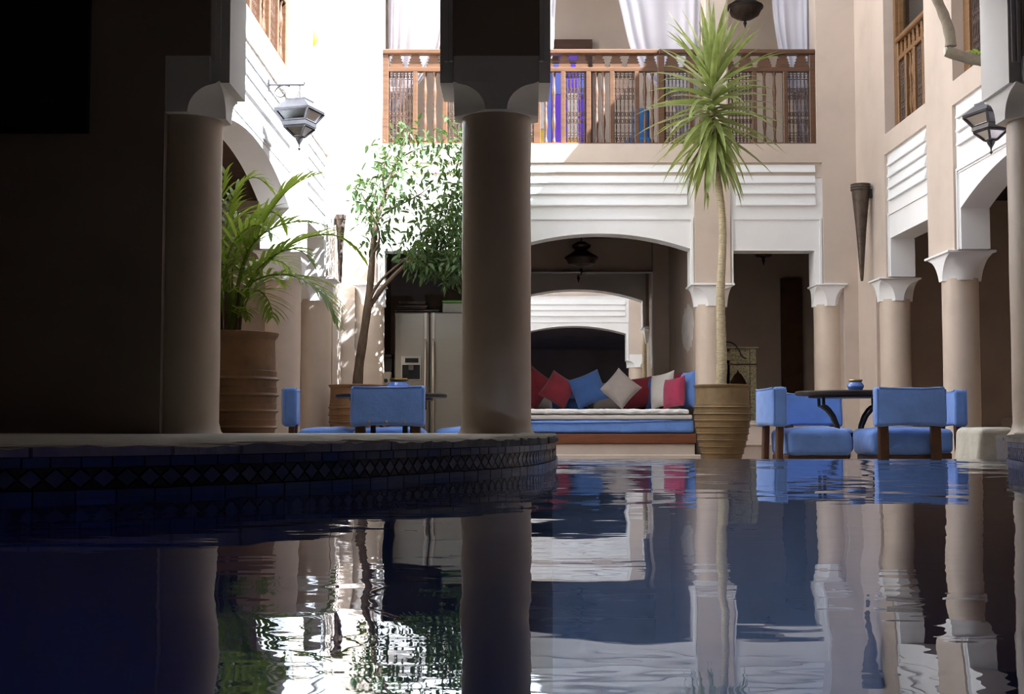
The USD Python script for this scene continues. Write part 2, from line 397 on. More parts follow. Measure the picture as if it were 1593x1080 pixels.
# ------------------------------------------------------------------ side walls
def side_wall(name, label, F, sgn, uf):
    """uf maps a depth Y to the wall's u; sgn +1 if u grows with Y."""
    t = T(name, label, 'wall', kind='structure')
    def U(a, b): return (min(uf(a), uf(b)), max(uf(a), uf(b)))
    u0, u1 = U(YN1 + .002, YB + .02)
    poly = sbox(u0, 0, u1, TOP)
    b1, b2, b3 = U(11.78, 13.12), U(7.75, 11.08), U(6.8, 7.4)
    poly = poly.difference(sbox(b1[0], -1, b1[1], 3.22)).difference(sbox(b2[0], -1, b2[1], 3.22))
    for b in (U(11.0, 11.85), U(7.35, 7.85), U(13.05, 13.5)): poly = poly.difference(sbox(b[0], -1, b[1], CAPZ - .05))
    w1, w2 = U(11.80, 13.08), (U(8.0, 11.05) if sgn < 0 else U(8.0, 11.28))
    if sgn < 0: poly = poly.difference(sbox(w1[0], 3.42, w1[1], 5.9))
    poly = poly.difference(sbox(w2[0], 3.42, w2[1], 5.9))
    t.w('facade', xform(prism(poly, 0, .28), F), 'plaster', smooth=False)
    zb = CAPZ - .05
    o1, o2 = U(11.84, 13.06), U(7.83, 11.0)
    sl = (2.745, 2.86, 2.975, 3.09)
    bay(t, F, *b1, *o1, 2.38, 2.38, 3.22, 2.63, .27, sl, zb=zb)
    bay(t, F, *b2, *o2, 2.34, 2.60, 3.22, 2.68, .27, sl[1:], zb=zb)
    return t
tr = side_wall('wall_right', 'right hand sand plaster courtyard wall with white louvred bays and wooden lattice windows', FR, -1, lambda y: -y)
tl = side_wall('wall_left', 'left hand sunlit courtyard wall with white louvred bays above an arched gallery', FL, 1, lambda y: y)
tr.w('roof_parapet', bx(XR, XR + .28, YN1, 11.45, TOP - .01, 8.45), 'plaster', smooth=False)
# galleries behind the side walls
tg = T('wall_side_gallery', 'dark plaster walls inside the side galleries', 'wall', kind='structure')
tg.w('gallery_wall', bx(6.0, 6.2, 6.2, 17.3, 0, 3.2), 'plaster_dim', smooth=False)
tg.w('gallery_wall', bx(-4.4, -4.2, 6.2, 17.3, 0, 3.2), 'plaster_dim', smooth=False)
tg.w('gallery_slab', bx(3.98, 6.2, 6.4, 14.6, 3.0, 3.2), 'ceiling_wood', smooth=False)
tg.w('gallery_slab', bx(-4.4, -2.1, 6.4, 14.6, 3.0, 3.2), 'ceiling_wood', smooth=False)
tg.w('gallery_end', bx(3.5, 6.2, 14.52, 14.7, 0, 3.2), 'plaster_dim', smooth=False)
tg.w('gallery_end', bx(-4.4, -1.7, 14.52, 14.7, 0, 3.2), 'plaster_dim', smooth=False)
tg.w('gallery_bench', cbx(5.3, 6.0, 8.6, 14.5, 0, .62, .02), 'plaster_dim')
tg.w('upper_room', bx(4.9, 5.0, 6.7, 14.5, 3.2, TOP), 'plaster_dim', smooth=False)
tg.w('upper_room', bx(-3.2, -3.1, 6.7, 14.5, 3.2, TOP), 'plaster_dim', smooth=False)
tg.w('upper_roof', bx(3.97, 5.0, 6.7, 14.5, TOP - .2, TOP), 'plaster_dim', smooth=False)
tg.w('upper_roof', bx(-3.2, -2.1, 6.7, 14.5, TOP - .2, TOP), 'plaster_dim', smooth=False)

# ------------------------------------------------------------------ camera-side arcade wall and the dark pool room
CURB = .496
NC = 2.27                       # capital top of this arcade
tf = T('wall_front', 'dark wall of the shaded pool room beside the left foreground column', 'wall', kind='structure')
poly = sbox(-4.4, CURB, 6.2, TOP)
nb = [(-1.42, -.277, -1.335, -.34, 2.80, 2.80), (.128, 2.405, .182, 2.35, 2.70, 2.86), (2.81, 3.95, 2.865, 3.9, 2.62, 2.62)]
for b in nb: poly = poly.difference(sbox(b[0], -2, b[1], 3.5))
poly = poly.difference(sbox(-1.63, -2, 4.0, NC))
polyX = Polygon([(-x, z) for x, z in poly.exterior.coords], [[(-x, z) for x, z in r.coords] for r in poly.interiors]) if poly.geom_type == 'Polygon' else unary_union([Polygon([(-x, z) for x, z in g.exterior.coords], [[(-x, z) for x, z in r.coords] for r in g.interiors]) for g in poly.geoms])
tf.w('facade', xform(prism(polyX, 0, .22), FN), 'plaster', smooth=False)
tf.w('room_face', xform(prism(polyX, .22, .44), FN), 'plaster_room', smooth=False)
for b in nb:
    bay(tf, FN, -b[1], -b[0], -b[3], -b[2], b[4], b[5], 3.5, 2.95, .40, (3.06, 3.18, 3.30), zb=NC - .12)
    # stepped reveal on the room side
    for i, (d, wy) in enumerate(((0, .425), (.022, .412))):
        for s in (0, 1):
            e = b[0] + .002 + d if s == 0 else b[1] - .002 - d - .018
            tf.w('reveal_step', bx(e, e + .018, YN1 - wy, YN1 - .38, NC - .02, 3.4), 'white', smooth=False)
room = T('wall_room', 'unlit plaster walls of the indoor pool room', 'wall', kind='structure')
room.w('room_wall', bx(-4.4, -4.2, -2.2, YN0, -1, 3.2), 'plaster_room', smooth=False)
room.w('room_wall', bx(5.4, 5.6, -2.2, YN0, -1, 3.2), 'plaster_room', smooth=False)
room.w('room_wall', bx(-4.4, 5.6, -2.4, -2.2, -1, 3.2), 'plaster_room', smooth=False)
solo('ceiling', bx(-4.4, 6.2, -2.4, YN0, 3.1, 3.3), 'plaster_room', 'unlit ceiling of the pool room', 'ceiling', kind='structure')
# roofs that close the upper storey behind the parapets
solo('roof', cat([bx(-4.4, 6.2, -2.4, YN0 + .1, TOP - .3, TOP - .1)]), 'plaster', 'flat roof over the pool room storey', 'roof', kind='structure')

# ------------------------------------------------------------------ floor, pool
YE = 4.80                       # far edge of the pool
floor_poly = sbox(-4.4, YE + .1, 6.2, 17.3)
solo('floor', slab(floor_poly, -.12, 0), 'floor_stone', 'sand coloured stone courtyard floor around the tables', 'floor', kind='structure', smooth=False)
solo('pool_water', trimesh.Trimesh(np.array([(-4.2, -2.2, WL), (4.6, -2.2, WL), (4.6, YE, WL), (-4.2, YE, WL)]), np.array([(0, 1, 2), (0, 2, 3)]), process=False), 'water', 'still dark blue pool water reflecting the courtyard', 'water', kind='structure', smooth=False)
tp = T('pool_basin', 'dark blue tiled basin under the pool water', 'pool', kind='structure')
tp.w('basin_floor', bx(-4.3, 4.7, -2.2, YE + .1, -1.1, -1.0), 'pool_tile', smooth=False)
tp.w('basin_wall', bx(-4.3, 4.7, YE + .002, YE + .1, -1.0, WL - .003), 'pool_tile', smooth=False)
tp.w('basin_wall', bx(4.6, 4.75, -2.2, YE + .1, -1.0, WL + .08), 'pool_tile', smooth=False)

for _p, _rz, _rx, _cone, _col, _int, _n in LAMPS:
    tlp = T('pool_lamp', f'round steel underwater lamp with a {_n} beam in the end wall of the pool', 'lamp', (_p[0], _p[1] - .02, _p[2]))
    tlp.part('bezel', rot(lathe([(.12, .0), (.145, .0), (.145, .03), (.12, .03)], 32, closed=False), -math.pi / 2, (1, 0, 0)), 'steel_bright')
    tlp.part('back_plate', rot(lathe([(.12, .0), (.12, .008)], 32), -math.pi / 2, (1, 0, 0)), 'white')

# pool curbs: a plan curve, flat rough coping stones and rows of glazed tiles
def curb(name, label, ctrl, back, s_lo, s_hi, styles, text=None):
    t = T(name, label, 'pool curb')
    C = curve([(x, y, 0) for x, y in ctrl], 240)[:, :2]
    seg = np.r_[0, np.cumsum(np.linalg.norm(np.diff(C, axis=0), axis=1))]; L = seg[-1]
    def P(s):
        return np.array([np.interp(s, seg, C[:, 0]), np.interp(s, seg, C[:, 1])])
    def N(s):
        d = P(min(L, s + .008)) - P(max(0, s - .008)); d /= np.linalg.norm(d)
        return np.array([d[1], -d[0]])
    body = Polygon([tuple(c) for c in C] + list(back)).buffer(0)
    inner = body.buffer(-.012)
    t.w('curb_body', slab(inner, WL - .07, CURB - .017), 'grout', smooth=False)
    t.w('basin_wall', slab(inner, -1.0, WL - .07), 'pool_tile', label='blue tiled wall under water', smooth=False)
    if s_hi > L: s_hi = L
    def patch(poly_sz, thick, name, mt, nsub=1):
        """poly in (s, z) laid on the curve, standing 'thick' proud of the body."""
        pts = np.array(poly_sz, float); k = len(pts)
        o = []; i_ = []
        for s, z in pts:
            p, n = P(s), N(s)
            o.append((*(p + n * thick), z)); i_.append((*(p - n * .013), z))
        v = np.array(o + i_); f = []
        for j in range(1, k - 1): f += [(0, j, j + 1), (k, k + j + 1, k + j)]
        for j in range(k):
            q = (j + 1) % k; f += [(j, k + j, k + q), (j, k + q, q)]
        m = trimesh.Trimesh(v, np.array(f), process=False); trimesh.repair.fix_normals(m)
        t.w(name, m, mt, smooth=False)
    g = .0014
    r = np.random.default_rng(3)
    # bottom band at the waterline
    s = s_lo
    while s < s_hi - .02:
        e = min(s_hi, s + .07)
        patch([(s + g, WL - .06), (e - g, WL - .06), (e - g, WL + .012), ((s + e) / 2, WL + .0125), (s + g, WL + .012)], .006, 'tile', styles[2]); s = e
    # diamond row with triangles between
    z0, z1 = WL + .0145, WL + .0490; zm = (z0 + z1) / 2; pw = .041
    n = int((s_hi - s_lo) / pw)
    for i in range(n):
        a = s_lo + i * pw; m_ = a + pw / 2; b = a + pw; q = .0018 + .0007 * r.random()
        patch([(a + q, zm), (m_, z0 + q), (b - q, zm), (m_, z1 - q)], .0004 + .0012 * r.random(), 'tile', styles[0])
        if i:
            h = pw / 2 - .0025
            patch([(a - h, z0), (a + h, z0), (a, zm - q - .0006)], .0002, 'tile', styles[1])
            patch([(a - h, z1), (a, zm + q + .0006), (a + h, z1)], .0002, 'tile', styles[1])
    # upper course
    z0, z1 = WL + .0505, WL + .0665
    s = s_lo
    while s < s_hi - .02:
        e = min(s_hi, s + .046 + .013 * r.random())
        patch([(s + g, z0), (e - g, z0), (e - g, z1), (s + g, z1)], .0006 + .0012 * r.random(), 'tile', styles[3] if r.random() > .3 else styles[0]); s = e
    # coping: flat irregular stones
    s = s_lo
    while s < s_hi - .03:
        e = min(s_hi, s + .13 + .15 * r.random())
        ss = np.linspace(s + .003, e - .003, 9)
        out = [P(x) + N(x) * (.003 + .006 * r.random()) for x in ss]
        inn = [P(x) - N(x) * (.13 + .02 * r.random()) for x in ss[::-1]]
        pg = Polygon(out + inn).buffer(0)
        if pg.geom_type != 'Polygon': pg = max(pg.geoms, key=lambda q: q.area)
        m = slab(pg, WL + .068, CURB)
        top = m.vertices[:, 2] > CURB - .001
        m.vertices[top, 2] += (meshkit.noise(m.vertices[top] * 30, 5) - .5) * .012
        t.w('coping_stone', m, 'stone', smooth=False); s = e
    # ledge behind the first row of stones, thin uneven flags
    ledge = body.buffer(-.11)
    if not ledge.is_empty:
        m = slab(ledge, CURB - .018, CURB - .002); t.w('ledge', m, 'stone', smooth=False)
    return t, P, N, L
K = .62
left_ctrl = [(-4.2, 2.1), (-3.0, 2.45), (-2.05, 2.95), (-1.316, 3.43), (-.677, 4.06), (-.334, 4.75), (-.06, 5.33), (.075, 5.75), (.172, 6.35), (.232, 7.1), (.25, 7.8), (.27, 8.6), (.30, 9.6)]
left_ctrl = [(x * K, y * K) for x, y in left_ctrl]
tcl, P, N, L = curb('pool_curb', 'curved curb of rough stone and blue diamond tiles under the left and middle foreground columns', left_ctrl, [(.20, 6.75), (-.2, 6.93), (-1.80, 6.93), (-1.80, 6.61), (-4.2, 6.61)], .5, 9.0, ('tile_grey', 'tile_black', 'tile_blue', 'tile_blue'))
right_ctrl = [(2.45, 6.45), (2.12, 5.6), (1.80, 4.78), (1.655, 4.46), (1.56, 4.15), (1.50, 3.9), (1.46, 3.6), (1.6, 3.25), (2.0, 3.0), (4.5, 2.8)]
tcr, P2, N2, L2 = curb('pool_curb', 'pale tiled pool curb with a painted depth mark at the right edge', right_ctrl, [(4.6, 2.8), (4.6, 6.61), (3.68, 6.61), (3.68, 6.95), (2.5, 6.95)], .1, 3.6, ('tile_violet', 'tile_violet', 'tile_violet', 'tile_violet'))

# ------------------------------------------------------------------ columns
def capital(hx, hy, r, z0, z1, n=14, c0=.74, near=False):
    rings = []
    for t in np.linspace(0, 1, n):
        g = 1 if near else .45 * t + .55 * (1 - math.sqrt(max(0, 1 - t ** 2)))
        sx, sy = r * 1.10 + (hx - r * 1.10) * g, r * 1.10 + (hy - r * 1.10) * g
        c = c0 * min(sx, sy) * math.sqrt(max(0, 1 - min(1, t / .93) ** 2)) + .001
        ring = [(sx - c, -sy), (sx, -sy + c), (sx, sy - c), (sx - c, sy), (-sx + c, sy), (-sx, sy - c), (-sx, -sy + c), (-sx + c, -sy)]
        # a slightly hollow corner facet
        z = z0 + (z1 - z0) * t
        full = []
        for i in range(8):
            p, q = np.array(ring[i]), np.array(ring[(i + 1) % 8])
            full.append(p)
            if i % 2 == 0: full.append((p + q) / 2 * (1 - .10 * (c / max(sx, .01)) * 1.0))
        rings.append(np.array([(x, y, z) for x, y in full]))
    m = loft(rings); trimesh.repair.fix_normals(m); return m

def column(x, y, r, z0, zc0, zc1, hx, hy, label, slab_h=.0, group=None, fillet=0.03):
    t = T('column', label, 'column', (x, y, z0), group=group)
    H = zc0 - z0
    prof = [(r + fillet, 0), (r + fillet * .35, .02), (r, .06)] + [(r * (1 + .006 * math.sin(k * 1.3 + x * 5)), .06 + (H - .06) * k / 12) for k in range(1, 13)] + [(r, H + .02)]
    t.part('shaft', lathe(prof, 48), 'plaster_column')
    m = capital(hx, hy, r, H, zc1 - z0 - slab_h, near=not slab_h)
    t.part('capital', m, 'white', smooth=28)
    if slab_h:
        t.part('abacus', cbx(-hx - .02, hx + .02, -hy - .02, hy + .02, zc1 - z0 - slab_h, zc1 - z0, .004), 'white', smooth=False)
    return t
column(-.075, 6.4, .166, CURB - .012, ZP(186, 6.4), NC - .12, .202, .215, 'large brown plaster column with a white scooped capital in the middle of the picture')
column(-1.575, 6.4, .168, CURB - .012, ZP(190, 6.4), NC - .12, .20, .215, 'brown plaster column standing at the end of the dark picture wall')
column(2.575, 6.4, .166, CURB - .012, ZP(190, 6.4), NC - .12, .205, .215, 'sunlit foreground column half cut by the right picture edge')
for (x0, x1, lab) in ((-.277, .128, 0), (2.405, 2.81, 0), (-1.78, -1.42, 0)):
    tf.w('pier_collar', bx(x0 + .002, x1 - .002, YN0 + .003, YN1 - .003, NC - .125, NC + .002), 'white', smooth=False)
ca0, ca1 = ZP(476, YB), CAPZ
column(2.14, YB + .16, .16, 0, ca0, ca1, .215, .20, 'plaster column with white capital behind the tall spiky potted plant', .022)
column(-.255, YB + .16, .16, 0, ca0, ca1, .215, .20, 'far arcade column hidden behind the big middle column', .022)
column(3.41, YB + .16, .15, 0, ca0, ca1, .15, .19, 'slim far wall half column to the right of the dark alcove', .02)
column(-1.53, YB + .16, .15, 0, ca0, ca1, .15, .19, 'far wall half column dappled with sun left of the fridge alcove', .02)
for sx_, side in ((1, 'right'), (-1, 'left')):
    cx = 3.84 if sx_ > 0 else -1.96
    column(cx, 13.33, .15, 0, ZP(470, 13.33), CAPZ - .05, .19, .19, ('corner column of the right gallery below the hanging cone lamp', 'corner column of the left gallery beside the leafy tree trunk')[sx_ < 0], .02)
    column(cx, 11.38, .152, 0, ZP(437, 11.3), CAPZ - .05, .185, .30, ('free standing column of the right gallery behind the blue chairs', 'free standing column of the left gallery behind the palm pot')[sx_ < 0], .02)
    column(cx, 7.6, .15, 0, 1.80, CAPZ - .05, .185, .2, ('near column of the right gallery beyond the arcade', 'near column of the left gallery behind the arcade')[sx_ < 0], .02)

# ------------------------------------------------------------------ balcony railing and lattice windows
def baluster(h, r=.022):
    z = np.linspace(0, 1, 34)
    prof = []
    for q in z:
        rr = .55 + .45 * max(math.exp(-((q - .28) / .09) ** 2), math.exp(-((q - .72) / .09) ** 2))
        for c in (.08, .40, .46, .54, .60, .92): rr = max(rr, .95 * math.exp(-((q - c) / .012) ** 2))
        if q < .05 or q > .95: rr = .9
        prof.append((r * rr, q * h))
    return lathe(prof, 8)

def lattice(w, h, d=.02):
    """Spool-turned lattice screen: thin turned uprights, cross bars and rings."""
    ms = []; n = max(3, round(w / .04))
    up = lathe([(.0055 + .005 * abs(math.sin(k * math.pi * 11 / 33)) ** 4, h * k / 33) for k in range(34)], 5, closed=False)
    for i in range(n): ms.append(mv(up, (w * (i + .5) / n, 0, 0)))
    rows = [.03, .10, .14, .28, .33, .38, .43, .62, .67, .72, .77, .90, .97]
    for q in rows: ms.append(bx(0, w, -.0035, .0035, q * h - .0035, q * h + .0035))
    ring = rot(trimesh.creation.torus(.0135, .0038, major_sections=8, minor_sections=4), math.pi / 2, (1, 0, 0))
    for q in (.065, .305, .405, .645, .745, .935):
        for i in range(n): ms.append(mv(ring, (w * (i + .5) / n, 0, q * h)))
    return cat(ms)

def toothed(w, h, d=.02, n=5):
    """Board cut like a stepped tree: wide foot, narrow head, saw-toothed flanks."""
    L_, R_ = [], []
    for k in range(n):
        a0, a1 = k / n, (k + 1) / n
        wa, wb = .5 * w * (1 - .52 * a0), .5 * w * (1 - .52 * a1)
        L_ += [(wa, a0 * h + .001), (wb - .11 * w, a1 * h - .0005)]
    pts = L_ + [(.36 * w, h)] + [(-.36 * w, h)] + [(-x, z) for x, z in L_[::-1]]
    return prism(Polygon(pts).buffer(0), -d / 2, d / 2)

def railing(t, F, edges, kinds, zb, zt, w0, mt, nteeth, under=None, post=.05, head=.14, ends=True):
    """edges: u of stile centres; kinds: 'l' lattice or 'b' balusters per panel."""
    hr, mr = .055, .05
    u0, u1 = edges[0], edges[-1]
    kw = dict(under=under)
    t.w('handrail', xform(cbx(u0 - (.03 if ends else -.03), u1 + (.03 if ends else -.03), w0 - .05, w0 + .05, zt - hr, zt, .012), F), mt, smooth=False, **kw)
    zm = zt - hr - head - mr
    t.w('middle_rail', xform(cbx(u0 + .02, u1 - .02, w0 - .03, w0 + .03, zm, zm + mr, .006), F), mt, smooth=False, **kw)
    t.w('bottom_rail', xform(cbx(u0 + .02, u1 - .02, w0 - .03, w0 + .03, zb, zb + .02, .004), F), mt, smooth=False, **kw)
    for i, u in enumerate(edges):
        end = i in (0, len(edges) - 1)
        if end and not ends: continue
        hw = post / 2 * (1.5 if end else 1)
        t.w('post' if end else 'stile', xform(cbx(u - hw, u + hw, w0 - .032, w0 + .032, zb, (zt - hr) if end else zm + .005, .006), F), mt, smooth=False, **kw)
    n = nteeth; uu = np.linspace(u0 + .02, u1 - .02, n + 1)
    for k in range(n):
        tw = (uu[1] - uu[0])
        m = mv(toothed(tw * .92, head + .012), ((uu[k] + uu[k + 1]) / 2, w0, zm + mr - .006))
        t.w('toothed_board', xform(m, F), mt, smooth=False, **kw)
    for i, kd in enumerate(kinds):
        a, b = edges[i] + post / 2, edges[i + 1] - post / 2
        h = zm - zb - .02
        if kd == 'l':
            t.w('lattice_screen', xform(mv(lattice(b - a, h), (a, w0, zb + .02)), F), 'wood_lattice', kind='stuff', smooth=40, **kw)
        elif kd == 'b':
            for q in (.30, .68):
                t.w('baluster', xform(mv(baluster(h), (a + (b - a) * q, w0, zb + .02)), F), mt, smooth=40, **kw)

e_r = [XP(p, YB + .08) for p in (1031, 1078.6, 1126, 1178, 1227, 1270)]
e_c = [XP(p, YB + .08) for p in (836, 877, 917, 954, 993, 1031)]
e_l = [XP(p, YB + .08) for p in (597, 644, 691, 740, 788, 836)]
ZR0, ZR1 = 3.57, ZP(78, YB + .08)
tray = T('balcony_railing', 'brown wooden balcony railing with turned balusters, lattice screens and a toothed frieze', 'railing', (0, YB + .08, ZR0))
railing(tray, FB, e_r, 'lblbl', ZR0, ZR1, .08, 'wood', 8)
railing(tray, FB, e_c, 'blblb', ZR0, ZR1, .08, 'wood', 7, ends=False)
railing(tray, FB, e_l, 'lblbl', ZR0, ZR1, .08, 'wood', 8)

def lattice_window(name, label, F, ua, ub, edges, kinds, mt='wood_warm'):
    t = T(name, label, 'window', kind='structure')
    w = .12
    fr = sbox(ua, 3.42, ub, 5.9).difference(sbox(ua + .07, 3.40, ub - .07, 5.82))
    t.w('frame', xform(prism(fr, w - .02, w + .06), F), mt, smooth=False)
    fr2 = sbox(ua + .07, 3.42, ub - .07, 5.82).difference(sbox(ua + .10, 3.40, ub - .10, 5.78))
    t.w('inner_frame', xform(prism(fr2, w + .01, w + .06), F), mt, smooth=False)
    railing(t, F, edges, kinds, 3.425, 4.36, w + .01, mt, 2 * (len(edges) - 1), post=.05)
    t.w('pane', xform(bx(ua + .09, ub - .09, w + .05, w + .055, 4.40, 5.79), F), 'pane', smooth=False)
lattice_window('window_1', 'wooden lattice window high on the right wall next to the far corner', FR, -13.08, -11.80, np.linspace(-12.98, -11.90, 5), 'lblb')
lattice_window('window_2', 'wooden lattice window on the right wall behind the bent branch', FR, -11.05, -8.0, np.linspace(-10.95, -8.1, 9), 'lblblblb')
lattice_window('window_3', 'wooden lattice window high on the left wall above the hanging lantern', FL, 8.0, 11.28, np.linspace(8.1, 11.18, 9), 'lblblblb', 'wood')

# upstairs behind the railing
td = T('door_1', 'brown wooden door with violet glass behind the balcony railing', 'door', kind='structure')
dx0, dx1, dzt = XP(855, 16.35), XP(923, 16.35), ZP(63, 16.35)
td.w('frame', prism(sbox(dx0, 3.4, dx1, dzt).difference(sbox(dx0 + .07, 3.39, dx1 - .07, dzt - .13)), 16.30, 16.42), 'wood', smooth=False)
td.w('door_leaf', prism(sbox(dx0 + .07, 3.41, dx1 - .07, dzt - .13).difference(sbox(dx0 + .12, 3.85, dx1 - .12, dzt - .17)), 16.33, 16.39), 'wood', smooth=False)
td.w('pane', bx(dx0 + .11, dx1 - .11, 16.35, 16.37, 3.84, dzt - .16), 'glass_violet', label='violet blue coloured glass', smooth=False)
tsc = T('folding_screen', 'screen of violet, blue, white and yellow panes behind the balcony beside the middle column', 'screen', (XP(872, 15.0), 15.0, 3.4))
sx0, sx1 = XP(838, 15.0), XP(912, 15.0)
for a, b, z0, z1, m in ((838, 847, 3.9, 4.66, 'glass_white'), (838, 847, 3.55, 3.9, 'glass_yellow'), (847, 859, 3.75, 4.66, 'glass_blue'), (847, 859, 3.55, 3.75, 'glass_violet'), (859, 884, 4.30, 4.66, 'glass_blue'), (859, 884, 3.55, 4.30, 'glass_violet'),
                     (884, 901, 4.32, 4.66, 'glass_violet'), (884, 901, 3.80, 4.32, 'glass_white'), (884, 901, 3.55, 3.80, 'glass_yellow'), (901, 912, 4.30, 4.66, 'glass_blue'), (901, 912, 3.55, 4.30, 'glass_violet')):
    tsc.w('pane', bx(XP(a, 15.0) + .004, XP(b, 15.0) - .004, 14.99, 15.01, z0 + .004, z1 - .004), m, smooth=False)
tsc.w('frame', prism(sbox(sx0 - .03, 3.4, sx1 + .03, 4.69).difference(sbox(sx0, 3.55, sx1, 4.66)), 14.98, 15.02), 'wood', smooth=False)
tlg = T('lounge_chair', 'blue upholstered seat seen through the balcony balusters', 'chair', (XP(1000, 15.2), 15.2, 3.4))
tlg.w('backrest', cbx(XP(984, 15.1), XP(1012, 15.1), 15.0, 15.14, 3.75, 4.15, .03), 'paint_blue')
tlg.w('seat', cbx(XP(972, 15.1), XP(1012, 15.1), 14.75, 15.2, 3.55, 3.76, .03), 'paint_blue')
for dx in (.04, .22):
    for yy in (14.8, 15.12): tlg.w('leg', bx(XP(972, 15.1) + dx, XP(972, 15.1) + dx + .03, yy, yy + .03, 3.4, 3.56), 'wood_dark', smooth=False)

def curtain(label, left, right, y, folds=6, amp=.020):
    """left / right: (x, z) edge control points from top to bottom."""
    n, m = 30, 64
    Lc, Rc = curve([(x, 0, z) for x, z in left], n), curve([(x, 0, z) for x, z in right], n)
    v = []
    for i in range(n):
        wd = abs(Rc[i, 0] - Lc[i, 0])
        for j in range(m):
            s = j / (m - 1)
            v.append((Lc[i, 0] + (Rc[i, 0] - Lc[i, 0]) * s, y + amp * (.55 + .45 * math.sin(s * 5.1 + 1.3)) * math.sin((s + .06 * math.sin(s * 7.3)) * folds * 2 * math.pi + i * .06) + .015 * math.sin(s * 9 + i * .2), Lc[i, 2] + (Rc[i, 2] - Lc[i, 2]) * s))
    f = [(i * m + j, i * m + j + 1, (i + 1) * m + j + 1, (i + 1) * m + j) for i in range(n - 1) for j in range(m - 1)]
    v = np.array(v); f = np.array(f)
    f2 = np.vstack([f[:, [0, 1, 2]], f[:, [0, 2, 3]]])
    k = len(v); vv = np.vstack([v, v + (0, .003, 0)]); ff = np.vstack([f2, f2[:, ::-1] + k])
    t = T('curtain', label, 'curtain', (float(v[:, 0].mean()), y, 3.4))
    t.w('cloth', trimesh.Trimesh(vv, ff, process=False), 'cloth_thin', smooth=True)
    zt = left[0][1]
    t.w('curtain_rod', tube([(min(left[0][0], right[0][0]) - .04, y, zt), (max(left[0][0], right[0][0]) + .04, y, zt)], .012), 'iron')
    tz = left[-2][1]
    t.w('tie_band', cbx(min(left[-2][0], right[-2][0]) - .01, max(left[-2][0], right[-2][0]) + .01, y - .05, y + .05, tz - .03, tz + .03, .01), 'cloth_thin')
    return t
yc = YB + .42
curtain('white curtain drawn to the middle balcony post behind the spiky plant', [(XP(940, yc), 6.15), (XP(958, yc), 5.5), (XP(973, yc), 5.05), (XP(995, yc), 4.55), (XP(1030, yc), 4.25), (XP(1040, yc), 3.45)], [(2.12, 6.15), (2.11, 5.5), (2.09, 5.05), (2.08, 4.55), (2.06, 4.25), (2.06, 3.45)], yc)
curtain('lavender white curtain at the right end of the balcony', [(XP(1195, yc), 6.15), (XP(1207, yc), 5.5), (XP(1211, yc), 5.05), (XP(1223, yc), 4.55), (XP(1234, yc), 4.25), (XP(1240, yc), 3.45)], [(XP(1268, yc), 6.15), (XP(1268, yc), 5.5), (XP(1267, yc), 5.05), (XP(1266, yc), 4.55), (XP(1264, yc), 4.25), (XP(1264, yc), 3.45)], yc, 5)
curtain('white curtain edge just right of the middle column above the railing', [(-.06, 6.15), (-.06, 5.5), (-.05, 5.05), (-.05, 4.55), (-.04, 4.25), (-.03, 3.45)], [(XP(878, yc), 6.15), (XP(869, yc), 5.5), (XP(864, yc), 5.05), (XP(857, yc), 4.55), (XP(835, yc), 4.25), (XP(828, yc), 3.45)], yc, 5)
curtain('sunlit white curtain at the left end of the balcony', [(-1.38, 6.15), (-1.38, 5.5), (-1.38, 5.05), (-1.37, 4.55), (-1.36, 4.25), (-1.36, 3.45)], [(XP(705, yc), 6.15), (XP(698, yc), 5.5), (XP(690, yc), 5.05), (XP(672, yc), 4.55), (XP(640, yc), 4.25), (XP(632, yc), 3.45)], yc, 7)

# ------------------------------------------------------------------ hanging lamps
def hanging_lamp(label, x, y, zbot, R, H, ztop, group=None):
    t = T('hanging_lamp', label, 'lamp', (x, y, zbot))
    t.part('bowl', lathe([(.02, .03), (R * .45, .05), (R * .8, H * .22), (R, H * .42), (R * .95, H * .5), (R * .6, H * .62), (R * .35, H * .72), (R * .55, H * .8), (R * .6, H * .88), (R * .25, H), (.02, H * 1.02)], 28), 'copper_dark')
    t.part('rim_band', lathe([(R * 1.03, H * .40), (R * 1.06, H * .44), (R * 1.03, H * .48)], 28), 'iron')
    t.part('finial', lathe([(.004, -.06), (.01, -.03), (.022, 0), (.012, .02), (.03, .035)], 12), 'iron')
    t.part('chain', tube([(0, 0, H), (0, 0, ztop - zbot)], .008, 6), 'iron')
    return t
hx, hy = XP(905, 16.6), 16.6
hanging_lamp('dark pierced metal lamp hanging in the cushioned alcove', hx, hy, ZP(421, hy), .20, .36, 2.955)
hx, hy = XP(1165, 15.2), 15.2
hanging_lamp('black metal lamp hanging above the balcony behind the spiky plant', hx, hy, ZP(36, hy), .20, .42, 6.3)
hx, hy = XP(1190, 15.3), 15.3
hanging_lamp('small dark lamp in the right alcove ceiling', hx, hy, ZP(405, hy), .11, .2, 2.955)

